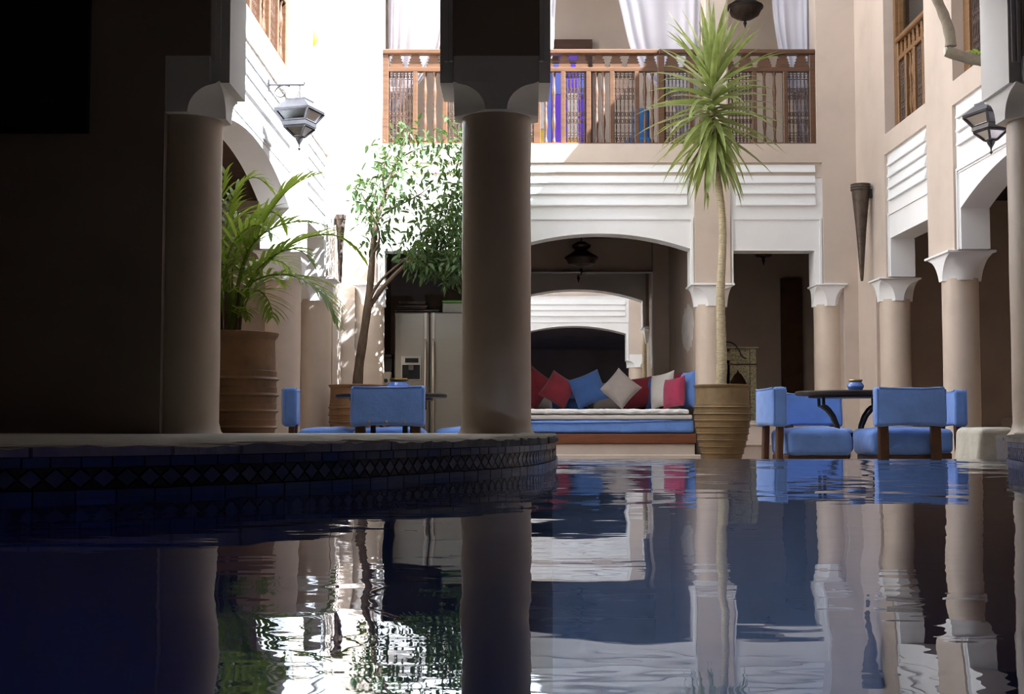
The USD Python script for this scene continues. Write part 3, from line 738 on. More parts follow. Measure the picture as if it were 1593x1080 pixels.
def lantern(label, wall_x, sgn, y, out, zt):
    """Tin wall lantern on a scrolled bracket."""
    x = wall_x + sgn * out
    t = T('wall_lantern', label, 'lantern', (x, y, zt - .36), -18 * sgn)
    def sq(hw, z): return np.array([(hw, -hw, z), (hw, hw, z), (-hw, hw, z), (-hw, -hw, z)])
    z = .36
    t.part('lid', loft([sq(.138, z - .085), sq(.141, z - .078), sq(.078, z - .012), sq(.080, z), sq(.02, z + .004)]), 'tin', smooth=False)
    def cage(h0, z0, h1, z1, bar):
        ms = []
        a, b = sq(h0, z0), sq(h1, z1)
        for i in range(4):
            ms += [tube([a[i], b[i]], bar, 4), tube([a[i], a[(i + 1) % 4]], bar, 4), tube([b[i], b[(i + 1) % 4]], bar, 4)]
        return cat(ms)
    t.part('upper_frame', cage(.134, z - .092, .088, z - .165, .010), 'tin', smooth=False)
    t.part('band', loft([sq(.086, z - .205), sq(.094, z - .20), sq(.094, z - .172), sq(.088, z - .165)]), 'tin', smooth=False)
    t.part('lower_frame', cage(.084, z - .21, .03, z - .275, .009), 'tin', smooth=False)
    for k in range(4):
        R4 = trimesh.transformations.rotation_matrix(k * math.pi / 2, (0, 0, 1))
        for (h0, z0, h1, z1) in ((.130, z - .094, .087, z - .163), (.082, z - .212, .032, z - .272)):
            v = np.array([(h0 - .002, -h0, z0), (h0 - .002, h0, z0), (h1 - .002, h1, z1), (h1 - .002, -h1, z1)])
            vv = np.vstack([v, v - (.003, 0, 0)])
            t.part('glass_pane', xform(trimesh.Trimesh(vv, np.array([(0, 1, 2), (0, 2, 3), (4, 6, 5), (4, 7, 6)]), process=False), R4), 'lantern_glass', smooth=False)
    t.part('finial', lathe([(.002, -.02), (.012, -.005), (.004, .005), (.006, .025), (.026, .06), (.034, .085), (.02, .09)], 10), 'tin')
    R = trimesh.transformations.rotation_matrix(math.radians(18 * sgn), (0, 0, 1))
    zb = z + .115
    wx = -sgn * out
    ms = [tube([(0, 0, z), (.0, 0, z + .06)], .004, 6), tube([(-.03, 0, z + .0), (.0, 0, z + .075)], .003, 6), tube([(.03, 0, z), (0, 0, z + .075)], .003, 6), tube([(0, 0, z + .075), (0, 0, zb)], .004, 6)]
    t.part('hook', xform(cat(ms), R), 'iron')
    arm = [tube([(wx, 0, zb), (sgn * .03, 0, zb), (sgn * .035, 0, zb + .02)], .007, 8), bx(wx - .003 * sgn, wx + .008 * sgn, -.015, .015, zb - .05, zb + .04)]
    a = np.linspace(0, 4.6, 26); rr = .052 * (1 - a / 6.2)
    cx = wx + sgn * .10
    arm.append(tube(np.stack([cx + sgn * (-rr * np.cos(a)) , 0 * a, zb - .052 - rr * np.sin(a) + .0], 1), .005, 6))
    arm.append(tube(curve([(cx - sgn * .052, 0, zb - .052), (cx - sgn * .02, 0, zb - .012), (cx + sgn * .06, 0, zb - .012)], 10), .005, 6))
    t.part('bracket', xform(cat(arm), R), 'iron')
    return t
pL = at(457, 156, 9.83)
lantern('tin lantern on a scrolled bracket on the sunlit left wall', XL + .0, 1, 9.83, .235, pL[2])
lantern('tin lantern on a bracket on the right wall beside the foreground column', XR, -1, 9.6, .215, ZP(160, 9.6))

# cone sconces
def cone_lamp(label, x, y, ztop, H, R):
    t = T('cone_lamp', label, 'wall lamp', (x, y, ztop - H))
    t.part('cone', lathe([(.012, 0), (.018, .04), (R * .55, H * .55), (R * .9, H * .90), (R * .92, H * .93)], 20), 'copper_dark')
    t.part('rim', lathe([(R * .95, H * .93), (R * 1.06, H * .94), (R * 1.0, H * .955), (R * 1.06, H * .97), (R * 1.0, H * .985), (R * 1.04, H)], 20), 'copper_dark')
    t.part('hanger', cbx(R * .8 * (1 if x > 0 else -1), (R + .02) * (1 if x > 0 else -1), -.02, .02, H * .86, H * .95, .003), 'iron')
cone_lamp('tall dark metal cone lamp on the right wall near the corner', 3.585, 13.6, ZP(287, 13.6), 1.0, .098)
cone_lamp('dark metal cone lamp in the far left corner beside the palm frond', -1.755, 13.55, ZP(335, 13.55), .70, .055)

# ------------------------------------------------------------------ alcove: mirror, daybed, cushions
tm = T('mirror', 'large wall mirror behind the cushions reflecting the opposite arches', 'mirror', (.9, 16.98, .6))
mz0, mz1 = .62, ZP(425, 16.95)
mm = bx(-.10, 1.785, 16.955, 16.965, mz0, mz1)
fr = prism(sbox(-.13, mz0 - .03, 1.80, mz1 + .018).difference(sbox(-.10, mz0, 1.785, mz1)), 16.945, 16.985)
R = trimesh.transformations.rotation_matrix(-math.radians(.75), (1, 0, 0), (0, 16.96, mz0))
tm.w('glass', xform(mm, R), 'mirror', smooth=False)
tm.w('frame', xform(fr, R), 'white', smooth=False)
tm.w('backing', bx(-.1, 1.78, 17.01, 17.09, mz0, mz1), 'wood_dark', smooth=False)

YD = 13.97
DX0, DX1 = -.06, 1.915
tdb = T('daybed', 'built in plaster daybed with a brown wooden front board', 'daybed', (.93, YD, 0))
zA, zB_, zC, zD, zE = ZP(712, YD - .05), ZP(690, YD), ZP(675, YD), ZP(653, YD), ZP(645, YD)
tdb.w('plinth', cat([cbx(DX0, DX1, YD + .03, 16.9, 0, zB_, .01)]), 'plaster', smooth=False)
tdb.w('plinth_foot', cbx(DX0, DX1 + .06, YD - .02, YD + .05, 0, zA + .03, .01), 'plaster', smooth=False)
tdb.w('front_board', cbx(DX0, DX1 + .01, YD, YD + .05, zB_, zC, .006), 'wood_board', smooth=False)
tdb.w('seat_base', bx(DX0, DX1, YD + .05, 16.9, zB_, zC - .01), 'wood_board', smooth=False)

def soft_box(x0, x1, y0, y1, z0, z1, rr, n=(40, 24, 4), amp=.006, seed=1, fr_=9.0):
    m = trimesh.creation.box((1, 1, 1))
    import manifold3d
    hx, hy, hz = (x1 - x0) / 2 - rr, (y1 - y0) / 2 - rr, (z1 - z0) / 2 - rr
    s = manifold3d.Manifold.sphere(rr, 16)
    pts = np.vstack([meshkit.arrays(s)[0] + (a * hx, b * hy, c * hz) for a in (-1, 1) for b in (-1, 1) for c in (-1, 1)])
    h = manifold3d.Manifold.hull_points(pts).refine_to_length(max((x1 - x0) / n[0], .012))
    v, f, _ = meshkit.arrays(h)
    v = v + ((x0 + x1) / 2, (y0 + y1) / 2, (z0 + z1) / 2)
    d = (meshkit.fbm(v * fr_, 3, seed) - .5)[:, None] * 2 * amp
    c = np.array([(x0 + x1) / 2, (y0 + y1) / 2, (z0 + z1) / 2]); q = (v - c) / ((x1 - x0) / 2, (y1 - y0) / 2, (z1 - z0) / 2)
    q = np.sign(q) * np.abs(q) ** 6; q /= np.linalg.norm(q, axis=1, keepdims=True) + 1e-9
    return trimesh.Trimesh(v + q * d, f, process=False)

tmt = T('mattress', 'blue upholstered mattress on the daybed', 'mattress', (.93, YD, zC))
tmt.w('cushion', soft_box(DX0 + .01, DX1 - .01, YD + .015, 16.85, zC + .008, zD - .008, .03, (60, 1, 1), .008, 4, 5), 'blue_cloth', smooth=True)
tmt.w('piping', tube(curve([(DX0 + .02, YD + .012, zD - .025), (.5, YD + .006, zD - .036), (1.0, YD + .006, zD - .03), (DX1 - .02, YD + .012, zD - .012)], 20), .005, 6), 'blue_cushion')
solo('thin_mattress', soft_box(DX0 + .01, DX1 - .02, YD + .03, 16.8, zD - .002, zE - .003, .02, (50, 1, 1), .004, 5), 'cream_cushion', 'thin white mattress between the blue mattress and the quilt', 'mattress', smooth=True)
qz = ZP(637, YD + .1)
solo('quilt', soft_box(DX0 + .01, DX1 - .06, YD + .02, 16.7, zE + .006, qz, .02, (90, 1, 1), .016, 6, 16), 'quilt', 'rumpled white quilt spread over the daybed', 'quilt', smooth=True)

def pillow(w, h, t, n=18, seed=0):
    g = np.linspace(-1, 1, n); u, v = np.meshgrid(g, g, indexing='ij')
    e = (1 - np.abs(u) ** 2.6) * (1 - np.abs(v) ** 2.6)
    th = t / 2 * np.clip(e, 0, 1) ** .55
    pin = 1 - .07 * (1 - np.abs(v) ** 2) * np.abs(u) ** 3; pin2 = 1 - .07 * (1 - np.abs(u) ** 2) * np.abs(v) ** 3
    X, Z = u * w / 2 * pin, v * h / 2 * pin2
    nz = (meshkit.fbm(np.stack([u * 2.2, v * 2.2, 0 * u + seed * 3.7], -1), 3, seed) - .5) * .022 * np.clip(e, 0, 1)
    A = np.stack([X, -th - nz - .003, Z], -1).reshape(-1, 3); B = np.stack([X, th + .003, Z], -1).reshape(-1, 3)
    f = []
    for i in range(n - 1):
        for j in range(n - 1):
            a, b, c, d = i * n + j, (i + 1) * n + j, (i + 1) * n + j + 1, i * n + j + 1
            f += [(a, b, c), (a, c, d), (a + n * n, c + n * n, b + n * n), (a + n * n, d + n * n, c + n * n)]
    ed = [i * n for i in range(n)] + [(n - 1) * n + j for j in range(1, n)] + [i * n + n - 1 for i in range(n - 2, -1, -1)] + [j for j in range(n - 2, 0, -1)]
    for i in range(len(ed)):
        a, b = ed[i], ed[(i + 1) % len(ed)]
        f += [(a, a + n * n, b + n * n), (a, b + n * n, b)]
    m = trimesh.Trimesh(np.vstack([A, B]), np.array(f), process=False); trimesh.repair.fix_normals(m); return m

def cushion(label, px, py, Y, w, h, roll, lean, yaw, mt, seed, thick=.16):
    c = at(px, py, Y)
    m = pillow(w, h, thick, seed=seed)
    m = rot(m, math.radians(roll), (0, 1, 0)); m = rot(m, math.radians(-lean), (1, 0, 0)); m = rot(m, math.radians(yaw))
    lift = max(0, (qz + .004) - (m.bounds[0][2] + c[2]))
    t = T('cushion', label, 'cushion', (c[0], c[1], m.bounds[0][2] + c[2] + lift), group='scatter cushions on the daybed')
    t.w('cover', mv(m, c + (0, 0, lift)), mt, smooth=True)
    return t
PPM = FPX
cushion('cream cushion at the far left of the daybed behind a red one', 836, 618, 15.7, .36, .36, 0, 8, 0, 'cream_cushion', 1)
cushion('red cushion at the left end of the daybed cut by the big column', 828, 622, 15.3, .40, .40, 38, 10, 10, 'red_cushion', 2)
cushion('dark red cushion set on its corner left of the blue one', 869, 619, 15.0, .34, .34, 32, 14, 0, 'red_cushion', 3)
cushion('blue cushion leaning flat behind the red and blue cushions', 886, 622, 15.75, .44, .36, 4, 10, 0, 'blue_cushion', 4)
cushion('small dark blue cushion lying low between the red and blue cushions', 897, 633, 15.15, .22, .14, 0, 18, 0, 'blue_cushion', 5, .10)
cushion('blue cushion tilted on its corner in the middle of the daybed', 915, 618, 14.95, .38, .36, -22, 14, 0, 'blue_cushion', 6)
cushion('beige cushion upright behind the taupe and blue cushions', 946, 617, 15.75, .36, .34, 0, 8, 0, 'taupe_cushion', 7)
cushion('taupe cushion standing on its corner in the front row', 965, 617, 14.9, .345, .345, 42, 14, 0, 'taupe_cushion', 8)
cushion('dark red cushion behind the taupe one', 996, 619, 15.4, .42, .36, -8, 10, 0, 'red_cushion', 9)
cushion('dark blue cushion partly hidden behind the white one', 1022, 616, 15.35, .34, .38, -12, 10, -35, 'blue_cushion', 10)
cushion('white cushion leaning between the blue and pink cushions', 1031, 614, 14.95, .34, .40, -10, 12, -50, 'cream_cushion', 11)
cushion('red cushion behind the pink cushion at the right wall', 1044, 608, 15.3, .34, .40, -6, 6, -40, 'red_cushion', 12)
cushion('pink red cushion at the right in front of the white one', 1049, 616, 14.6, .30, .34, -8, 12, -52, 'pink_cushion', 13)
cushion('large blue cushion upright at the right end of the daybed', 1071, 611, 14.7, .32, .42, -3, 5, -70, 'blue_cloth', 14, .17)

# right alcove: steps, console
ts = T('stair', 'plaster steps climbing into the right alcove behind the spiky plant pot', 'stairs', (2.8, 14.0, 0), kind='structure')
for (y0, z1) in ((13.55, .16), (13.78, ZP(691, 13.78)), (14.02, ZP(659, 14.02))):
    ts.w('step', cbx(2.31, 3.25, y0, y0 + .26 if z1 < .5 else 16.0, 0, z1, .012), 'plaster', smooth=False)
    ts.w('step_nosing', cbx(2.31, 3.26, y0 - .012, y0 + .05, z1 - .02, z1 + .004, .006), 'plaster', smooth=False)
zs = ZP(659, 14.02)
tc = T('console', 'inlaid bone and dark wood console with a pointed arch in the right alcove', 'console table', (2.5, 15.0, zs))
cx0, cx1, cy0, cy1, ct = XP(1122, 14.9), XP(1173, 14.9), 14.72, 15.05, ZP(541, 14.85)
tc.w('tabletop', cbx(cx0 - .02, cx1 + .02, cy0 - .02, cy1, ct - .02, ct, .004), 'inlay', smooth=False)
mid = (cx0 + cx1 - .05) / 2
arch = [(mid + .085 * math.cos(a) * (1 + .12 * math.cos(4 * a)), ct - .42 + .13 * math.sin(a)) for a in np.linspace(0, math.pi, 20)]
ar = Polygon([(mid + .085, zs - .1)] + arch + [(mid - .085, zs - .1)]).buffer(0).union(Polygon([(mid - .03, ct - .31), (mid, ct - .25), (mid + .03, ct - .31)]))
tc.w('front_apron', prism(sbox(cx0, ct - .50, cx1 - .08, ct - .02).difference(ar), cy0, cy0 + .02), 'inlay', smooth=False)
tc.w('drawer', cbx(cx0 + .02, cx1 - .10, cy0 - .008, cy0 + .01, ct - .15, ct - .05, .003), 'inlay', smooth=False)
tc.w('rail', cbx(cx0, cx1, cy0 - .006, cy0 + .01, ct - .20, ct - .185, .002), 'wood_dark', smooth=False)
for x in (cx0, cx1 - .075):
    for y in (cy0, cy1 - .06): tc.w('leg', cbx(x, x + .07, y, y + .05, zs, ct - .02, .004), 'inlay', smooth=False)
tc.w('back_panel', bx(cx0, cx1, cy1 - .02, cy1 - .01, ct - .5, ct - .02), 'wood_dark', smooth=False)
cable = T('cable', 'dark cable drooping over the inlaid console top', 'cable', (2.4, 14.8, ct + .002))
cable.w('cord', tube(curve([(cx0 - .02, 14.85, ct + .03), (cx0 + .10, 14.74, ct + .045), (cx0 + .16, cy0 - .03, ct - .02), (cx0 + .20, cy0 - .03, ct - .10), (cx0 + .25, cy0 - .025, ct - .13)], 18), .007, 6), 'black_plastic')
cable.w('plug', cbx(cx0 - .04, cx0 + .06, 14.78, 14.88, ct, ct + .04, .008), 'inlay')
dsh = at(1171, 657, 14.5)
tdish = T('dish', 'small white dish on the landing beside the inlaid console', 'dish', (dsh[0], 14.4, zs))
tdish.part('bowl', lathe([(.03, 0), (.05, .006), (.085, .028), (.08, .03), (.045, .01)], 20), 'white')
# dark doorway at the right of the alcove
solo('door_2', bx(3.23, 3.48, 15.93, 15.99, 0, 2.3), 'wood_dark', 'dark open doorway at the right of the brown alcove', 'door', kind='structure', smooth=False)

# ------------------------------------------------------------------ fridge alcove
fy = 15.1; fx0, fx1 = XP(613, fy), XP(741, fy); fxm = XP(668, fy); fz = ZP(486, fy)
tfr = T('fridge', 'steel side by side fridge with a water dispenser', 'fridge', ((fx0 + fx1) / 2, fy + .35, 0))
tfr.w('body', cbx(fx0, fx1, fy + .04, fy + .75, .04, fz - .005, .01), 'grey_plastic', smooth=False)
dl = tfr.w('door', cbx(fx0, fxm - .004, fy, fy + .06, .08, fz, .012), 'steel', label='narrow left freezer door', smooth=False)
dr = tfr.w('door', cbx(fxm + .004, fx1, fy, fy + .06, .08, fz, .012), 'steel', smooth=False)
for (d, x) in ((dl, fxm - .045), (dr, fxm + .045)):
    tfr.w('handle', cat([tube([(x, fy - .035, ZP(531, fy)), (x, fy - .035, .12)], .016, 10), cbx(x - .012, x + .012, fy - .03, fy + .01, ZP(531, fy) - .05, ZP(531, fy) - .02, .002), cbx(x - .012, x + .012, fy - .03, fy + .01, .14, .17, .002)]), 'steel_bright', under=d)
    tfr.w('edge_strip', cbx(x - .018, x + .018, fy - .012, fy + .002, ZP(531, fy) + .02, fz - .003, .004), 'steel_bright', under=d, smooth=False)
wx0, wx1 = XP(624, fy), XP(655, fy); wz1, wz0 = ZP(554, fy), ZP(592, fy); wzm = ZP(568, fy)
dp = tfr.w('dispenser', prism(sbox(wx0, wz0, wx1, wz1).difference(sbox(wx0 + .012, wz0 + .015, wx1 - .012, wzm)), fy - .014, fy + .004), 'steel_bright', under=dl, smooth=False)
tfr.w('dispenser_bay', bx(wx0 + .01, wx1 - .01, fy - .004, fy + .003, wz0 + .01, wzm + .005), 'black_plastic', under=dl, smooth=False)
tfr.w('display', bx(wx0 + .045, wx1 - .03, fy - .017, fy - .012, wzm + .025, wz1 - .025), 'black_plastic', under=dl, smooth=False)
tfr.w('paddle', cbx((wx0 + wx1) / 2 - .03, (wx0 + wx1) / 2 + .03, fy - .016, fy - .004, wzm - .06, wzm, .004), 'grey_plastic', under=dl, smooth=False)
bx0 = at(688, 487, fy + .25)
tb_ = T('food_tub', 'clear food tub with a green lid on top of the fridge', 'container', (XP(705, fy + .2), fy + .3, fz))
tx0, tx1 = XP(688, fy + .15), XP(728, fy + .15)
tb_.w('tub', cbx(tx0, tx1, fy + .15, fy + .45, fz, ZP(471, fy + .15), .012), 'tub')
tb_.w('lid', cbx(tx0 - .008, tx1 + .008, fy + .14, fy + .46, ZP(471, fy + .15), ZP(467.5, fy + .15), .006), 'green_lid')
tpn = T('baking_tray', 'dark trays stacked on the left of the fridge top', 'tray', (XP(640, fy + .2), fy + .3, fz))
for k, (a, b, h) in enumerate(((616, 682, .045), (618, 664, .05), (622, 662, .04))):
    z0 = fz + (0, .048, .10)[k]
    tpn.w('tray', cat([cbx(XP(a, fy + .2), XP(b, fy + .2), fy + .12, fy + .5, z0, z0 + .018, .006), cbx(XP(a, fy + .2) - .012, XP(b, fy + .2) + .012, fy + .11, fy + .51, z0 + .018, z0 + .018 + h * .5, .006)]), 'copper_dark', smooth=False)
tbt = T('bottle', 'dark bottle on the fridge behind the green lidded tub', 'bottle', (XP(691, fy + .55), fy + .58, fz))
tbt.part('glass', lathe([(.035, 0), (.04, .01), (.04, .13), (.016, .17), (.015, .20)], 16), 'black_plastic')
tbt.part('cap', lathe([(.018, .20), (.018, .225)], 12), 'wood_dark')
# counter and coffee maker
tct = T('counter', 'low kitchen counter left of the fridge', 'counter', (XP(597, 15.1), 15.4, 0))
kx0 = -1.56
tct.w('cabinet', cbx(kx0, fx0 - .02, 14.95, 15.6, 0, ZP(603, 15.0) - .03, .008), 'wood_board', smooth=False)
tct.w('worktop', cbx(kx0, fx0 - .015, 14.93, 15.6, ZP(603, 15.0) - .03, ZP(603, 15.0), .005), 'wood_dark', smooth=False)
tcm = T('coffee_maker', 'small grey coffee maker on the counter beside the fridge', 'coffee maker', (XP(601, 15.1), 15.2, ZP(603, 15.0)))
c0, c1, zc_ = XP(592, 15.1), XP(609, 15.1), ZP(603, 15.0)
tcm.w('base', cbx(c0, c1, 15.08, 15.3, zc_, zc_ + .19, .012), 'steel')
tcm.w('dial', rot(lathe([(.022, 0), (.022, .012)], 16), math.pi / 2, (1, 0, 0)).apply_translation(((c0 + c1) / 2, 15.08, zc_ + .08)), 'black_plastic')
tcm.w('tower', cbx(c0, c1, 15.2, 15.3, zc_ + .19, zc_ + .36, .008), 'black_plastic')
tcm.w('head', cbx(c0 - .004, c1 + .004, 15.08, 15.3, zc_ + .34, zc_ + .39, .01), 'black_plastic')

# ------------------------------------------------------------------ chairs, tables, jars
def make_chair(label, loc, rz, studs=False):
    t = T('dining_chair', label, 'chair', loc, rz, 'blue covered dining chairs at the two round tables')
    b = soft_box(-.255, .255, -.30, -.20, .535, .80, .028, (34, 1, 1), .006, 11, 7)
    v = b.vertices; v[:, 1] -= .03 * (1 - (v[:, 0] / .255) ** 2); v[:, 2] += .010 * (v[:, 0] / .255) ** 2 * (v[:, 2] > .7)
    v[:, 2] -= np.where(v[:, 2] < .58, .012 * (v[:, 0] / .255) ** 2, 0)
    bc = t.part('back_cushion', b, 'blue_cloth', smooth=True)
    xx = np.linspace(-.235, .235, 16)
    pip = [tube([(x, yy - .03 * (1 - (x / .255) ** 2), .793 + .010 * (x / .255) ** 2) for x in xx], .0055, 6) for yy in (-.298, -.204)]
    pip += [tube([(s * .247, -.298, .56), (s * .247, -.298, .79)], .0055, 6) for s in (-1, 1)]
    t.part('piping', cat(pip), 'blue_cloth', under=bc)
    sc = soft_box(-.25, .25, -.20, .27, .318, .505, .045, (34, 1, 1), .010, 13, 8)
    v = sc.vertices; top = v[:, 2] > .46
    v[top, 2] += .022 * np.clip(1 - (v[top, 0] / .25) ** 2, 0, 1) * np.clip(1 - ((v[top, 1] - .03) / .25) ** 2, 0, 1)
    sp = t.part('seat_cushion', sc, 'blue_cloth', smooth=True)
    ring = [(-.225, -.18), (.225, -.18), (.232, .0), (.225, .25), (0, .262), (-.225, .25), (-.232, 0), (-.225, -.18)]
    t.part('seat_piping', tube([(x, y, .488) for x, y in ring], .006, 6), 'blue_cloth', under=sp)
    t.part('seat_rail', cbx(-.22, .22, -.19, .24, .275, .325, .008), 'wood_dark', smooth=False)
    for s in (-1, 1):
        t.part('leg', cat([rot(cbx(s * .19 - .036, s * .19 + .036, -.265, -.222, -.02, .56, .008), math.radians(-2), (1, 0, 0), (0, -.24, .5))]).apply_translation((0, 0, .02)), 'wood_dark', smooth=False)
        t.part('leg', cbx(s * .19 - .026, s * .19 + .026, .19, .235, 0, .30, .008), 'wood_dark', smooth=False)
    t.part('stretcher', cbx(-.18, .18, .0, .03, .16, .19, .005), 'wood_dark', smooth=False)
    if studs:
        for x in (-.12, 0, .12):
            s_ = lathe([(.011, 0), (.009, .004), (.004, .006)], 10); s_ = rot(s_, math.pi / 2, (1, 0, 0))
            t.part('stud', mv(s_, (x, -.301 - .03 * (1 - (x / .255) ** 2), .558)), 'steel_bright')
        for x in (-.10, .12):
            t.part('strap', cbx(x - .018, x + .018, -.262, -.252, .44, .56, .002), 'black_plastic', smooth=False)
    return t
GC = 'blue covered dining chairs at the two round tables'
TXR, TYR = 2.56, 10.15
cA = make_chair('blue chair with its back to the pool at the right table', (2.80, 9.72, 0), 4)
dup(cA, 'blue chair turned sideways at the left of the right table', (2.14, 9.74, 0), -86, GC)
dup(cA, 'blue chair on the far side of the right table below the jar', (2.50, 10.95, 0), 178, GC)
dup(cA, 'blue chair at the right of the right table half hidden by the front chair', (3.16, 10.4, 0), 90, GC)
cB = make_chair('blue chair with metal studs on its back at the left table', (-.855, 9.45, 0), 0, True)
dup(cA, 'blue chair at the far left beside the ribbed palm pot', (-1.38, 9.94, 0), -84, GC)
dup(cA, 'blue chair whose seat shows beside the big middle column', (-.27, 9.84, 0), 84, GC)

def round_table(label, x, y, zt, R):
    t = T('round_table', label, 'table', (x, y, 0))
    t.part('tabletop', lathe([(R - .012, zt - .032), (R, zt - .026), (R, zt - .008), (R - .008, zt)], 56), 'table_wood')
    t.part('apron_ring', lathe([(R * .72, zt - .05), (R * .75, zt - .05), (R * .75, zt - .03), (R * .72, zt - .03)], 40), 'iron')
    for k in range(4):
        a = math.radians(37 + 90 * k); c, s = math.cos(a), math.sin(a)
        prof = [(R * .72, zt - .04), (R * .72, zt - .11), (R * .68, zt - .113)] + [(R * .20 + R * .48 * math.cos(q), zt - .113 - .25 * math.sin(q)) for q in np.linspace(.12, math.pi / 2 * .98, 9)][::1]
        # quarter sweep down to the hub, then out to the foot
        prof = [(R * .72, zt - .04), (R * .72, zt - .11), (R * .66, zt - .115), (R * .55, zt - .14), (R * .42, zt - .19), (R * .32, zt - .26), (R * .28, zt - .33), (R * .30, zt - .42), (R * .40, zt - .55), (R * .55, zt - .68), (R * .60, 0.01)]
        t.part('leg', tube([(r * c, r * s, z) for r, z in prof], .0125, 8), 'iron')
    t.part('hub', lathe([(R * .30, zt - .345), (R * .31, zt - .34), (R * .31, zt - .32), (R * .30, zt - .315)], 24), 'iron')
    return t
round_table('round dark table between the four blue chairs at the right', TXR, TYR, ZP(607, 9.8), .40)
round_table('round dark table behind the studded blue chair at the left', -.89, 9.85, ZP(611, 9.5), .41)
def jar(label, x, y, z, R):
    t = T('ceramic_jar', label, 'jar', (x, y, z), group='blue glazed jars on the tables')
    t.part('pot', lathe([(R * .6, 0), (R * .8, .006), (R, R * .45), (R * .96, R * .62), (R * .75, R * .85), (R * .66, R * .95), (R * .62, R * .95), (R * .6, R * .7)], 28).apply_scale((1, 1, 1.2)), 'glaze_blue')
    t.part('rim', lathe([(R * .66, R * .93), (R * .80, R * .96), (R * .84, R * 1.05), (R * .80, R * 1.15), (R * .72, R * 1.15), (R * .66, R * 1.02)], 28, closed=False).apply_scale((1, 1, 1.2)), 'brass')
jar('round blue glazed jar with a metal rim on the right table', XP(1331, TYR - .1), TYR - .1, ZP(607, 9.8), .062)
jar('round blue glazed jar on the left table above the studded chair', XP(620, 9.8), 9.8, ZP(611, 9.5), .082)

# ------------------------------------------------------------------ pots and plants
def pot(name, label, x, y, z0, zt, R, rb, rings=11, clay='terracotta'):
    t = T(name, label, 'plant', (x, y, z0))
    H = zt - z0
    prof = []
    for q in np.linspace(0, 1, 260):
        s = rb + (R - rb) * math.sin(min(1, q / .72) * math.pi / 2) ** .9
        if q > .72: s = R - (R * .04) * ((q - .72) / .28)
        if .04 < q < .80:
            k = ((q - .04) / .76 * rings) % 1
            s += .017 * R / .29 * (math.exp(-((k - .5) / .07) ** 2) + .35 * k)
        if q > .965: s += .022 * math.sin((q - .965) / .035 * math.pi / 2)
        prof.append((s, q * H))
    prof += [(R * .93, H + .004), (R * .90, H - .01), (R * .88, H - .10)]
    t.part('pot', lathe(prof, 48, closed=False), clay, label='ribbed terracotta pot', smooth=40)
    t.part('soil', lathe([(R * .88, H - .09), (R * .5, H - .07), (.01, H - .06)], 24), 'soil')
    return t

def blade(base, d, length, width, droop, side=None, n=6, fold=.25, twist=0.0):
    """A folded strap leaf."""
    d = np.array(d, float); d /= np.linalg.norm(d)
    p = np.array(base, float); pts = [p.copy()]; dirs = [d.copy()]
    for k in range(n):
        d = d + np.array([0, 0, -droop / n * (k + 1) / n * 2]); d /= np.linalg.norm(d)
        p = p + d * length / n; pts.append(p.copy()); dirs.append(d.copy())
    v = []
    for k, (q, dd) in enumerate(zip(pts, dirs)):
        s = np.cross(dd, (0, 0, 1)) if abs(dd[2]) < .98 else np.array([1.0, 0, 0])
        s /= np.linalg.norm(s) + 1e-9; up = np.cross(s, dd)
        s2 = s * math.cos(twist) + up * math.sin(twist); up2 = -s * math.sin(twist) + up * math.cos(twist)
        f = k / n; w = width / 2 * min(1, .55 + 2.2 * f) * (1 - f ** 2.6) + .0006
        v += [q + s2 * w + up2 * w * fold, q - up2 * w * fold * .6, q - s2 * w + up2 * w * fold]
    F = []
    for k in range(n):
        a = k * 3
        F += [(a, a + 1, a + 4), (a, a + 4, a + 3), (a + 1, a + 2, a + 5), (a + 1, a + 5, a + 4)]
    return np.array(v), np.array(F)

# yucca
YY = 13.2
yz = ZP(598, YY - .28)
ty = pot('potted_yucca', 'tall spiky potted plant with a bare stem in front of the far column', XP(1123, YY), YY, 0, yz, .272, .085, 11, 'clay_olive')
ypts = curve([at(1121, 606, YY), at(1122, 520, YY), at(1121, 450, YY), at(1124, 390, YY), at(1122, 320, YY), at(1114, 258, YY), at(1110, 215, YY), at(1108, 150, YY), at(1108, 105, YY)], 60)
rad = np.interp(np.linspace(0, 1, 60), [0, .12, .4, .75, 1], [.058, .050, .038, .033, .022]) * (1 + .05 * np.sin(np.arange(60) * 2.1))
ty.w('stem', tube(ypts, rad, 14), 'yucca_bark')
r = np.random.default_rng(21)
zlo, zhi = ZP(232, YY), ZP(108, YY)
for k in range(150):
    f = (k + .5) / 150
    z = zlo + (zhi - zlo) * f
    b = np.array([np.interp(z, ypts[:, 2], ypts[:, 0]), YY, z])
    az = k * 2.39996 + r.normal(0, .25)
    # young leaves on top stand up, middle ones spread, old ones hang
    el = math.radians(np.interp(f, [0, .22, .45, .65, .85, 1], [-68, -42, -4, 22, 48, 78]) + r.normal(0, 9))
    ln = np.interp(f, [0, .3, .6, .85, 1], [.62, .74, .80, .78, .66]) * r.uniform(.78, 1.12)
    d = (math.cos(az) * math.cos(el), math.sin(az) * math.cos(el), math.sin(el))
    v, F = blade(b, d, ln, .072 * r.uniform(.8, 1.2), np.interp(f, [0, .4, .8, 1], [.5, .55, .35, .1]) * (r.uniform(.5, 1.6) if r.random() > .12 else 2.6), fold=.3)
    ty.w('leaf', trimesh.Trimesh(v, F, process=False), 'yucca_pale' if r.random() < .28 else 'yucca_leaf', smooth=True)

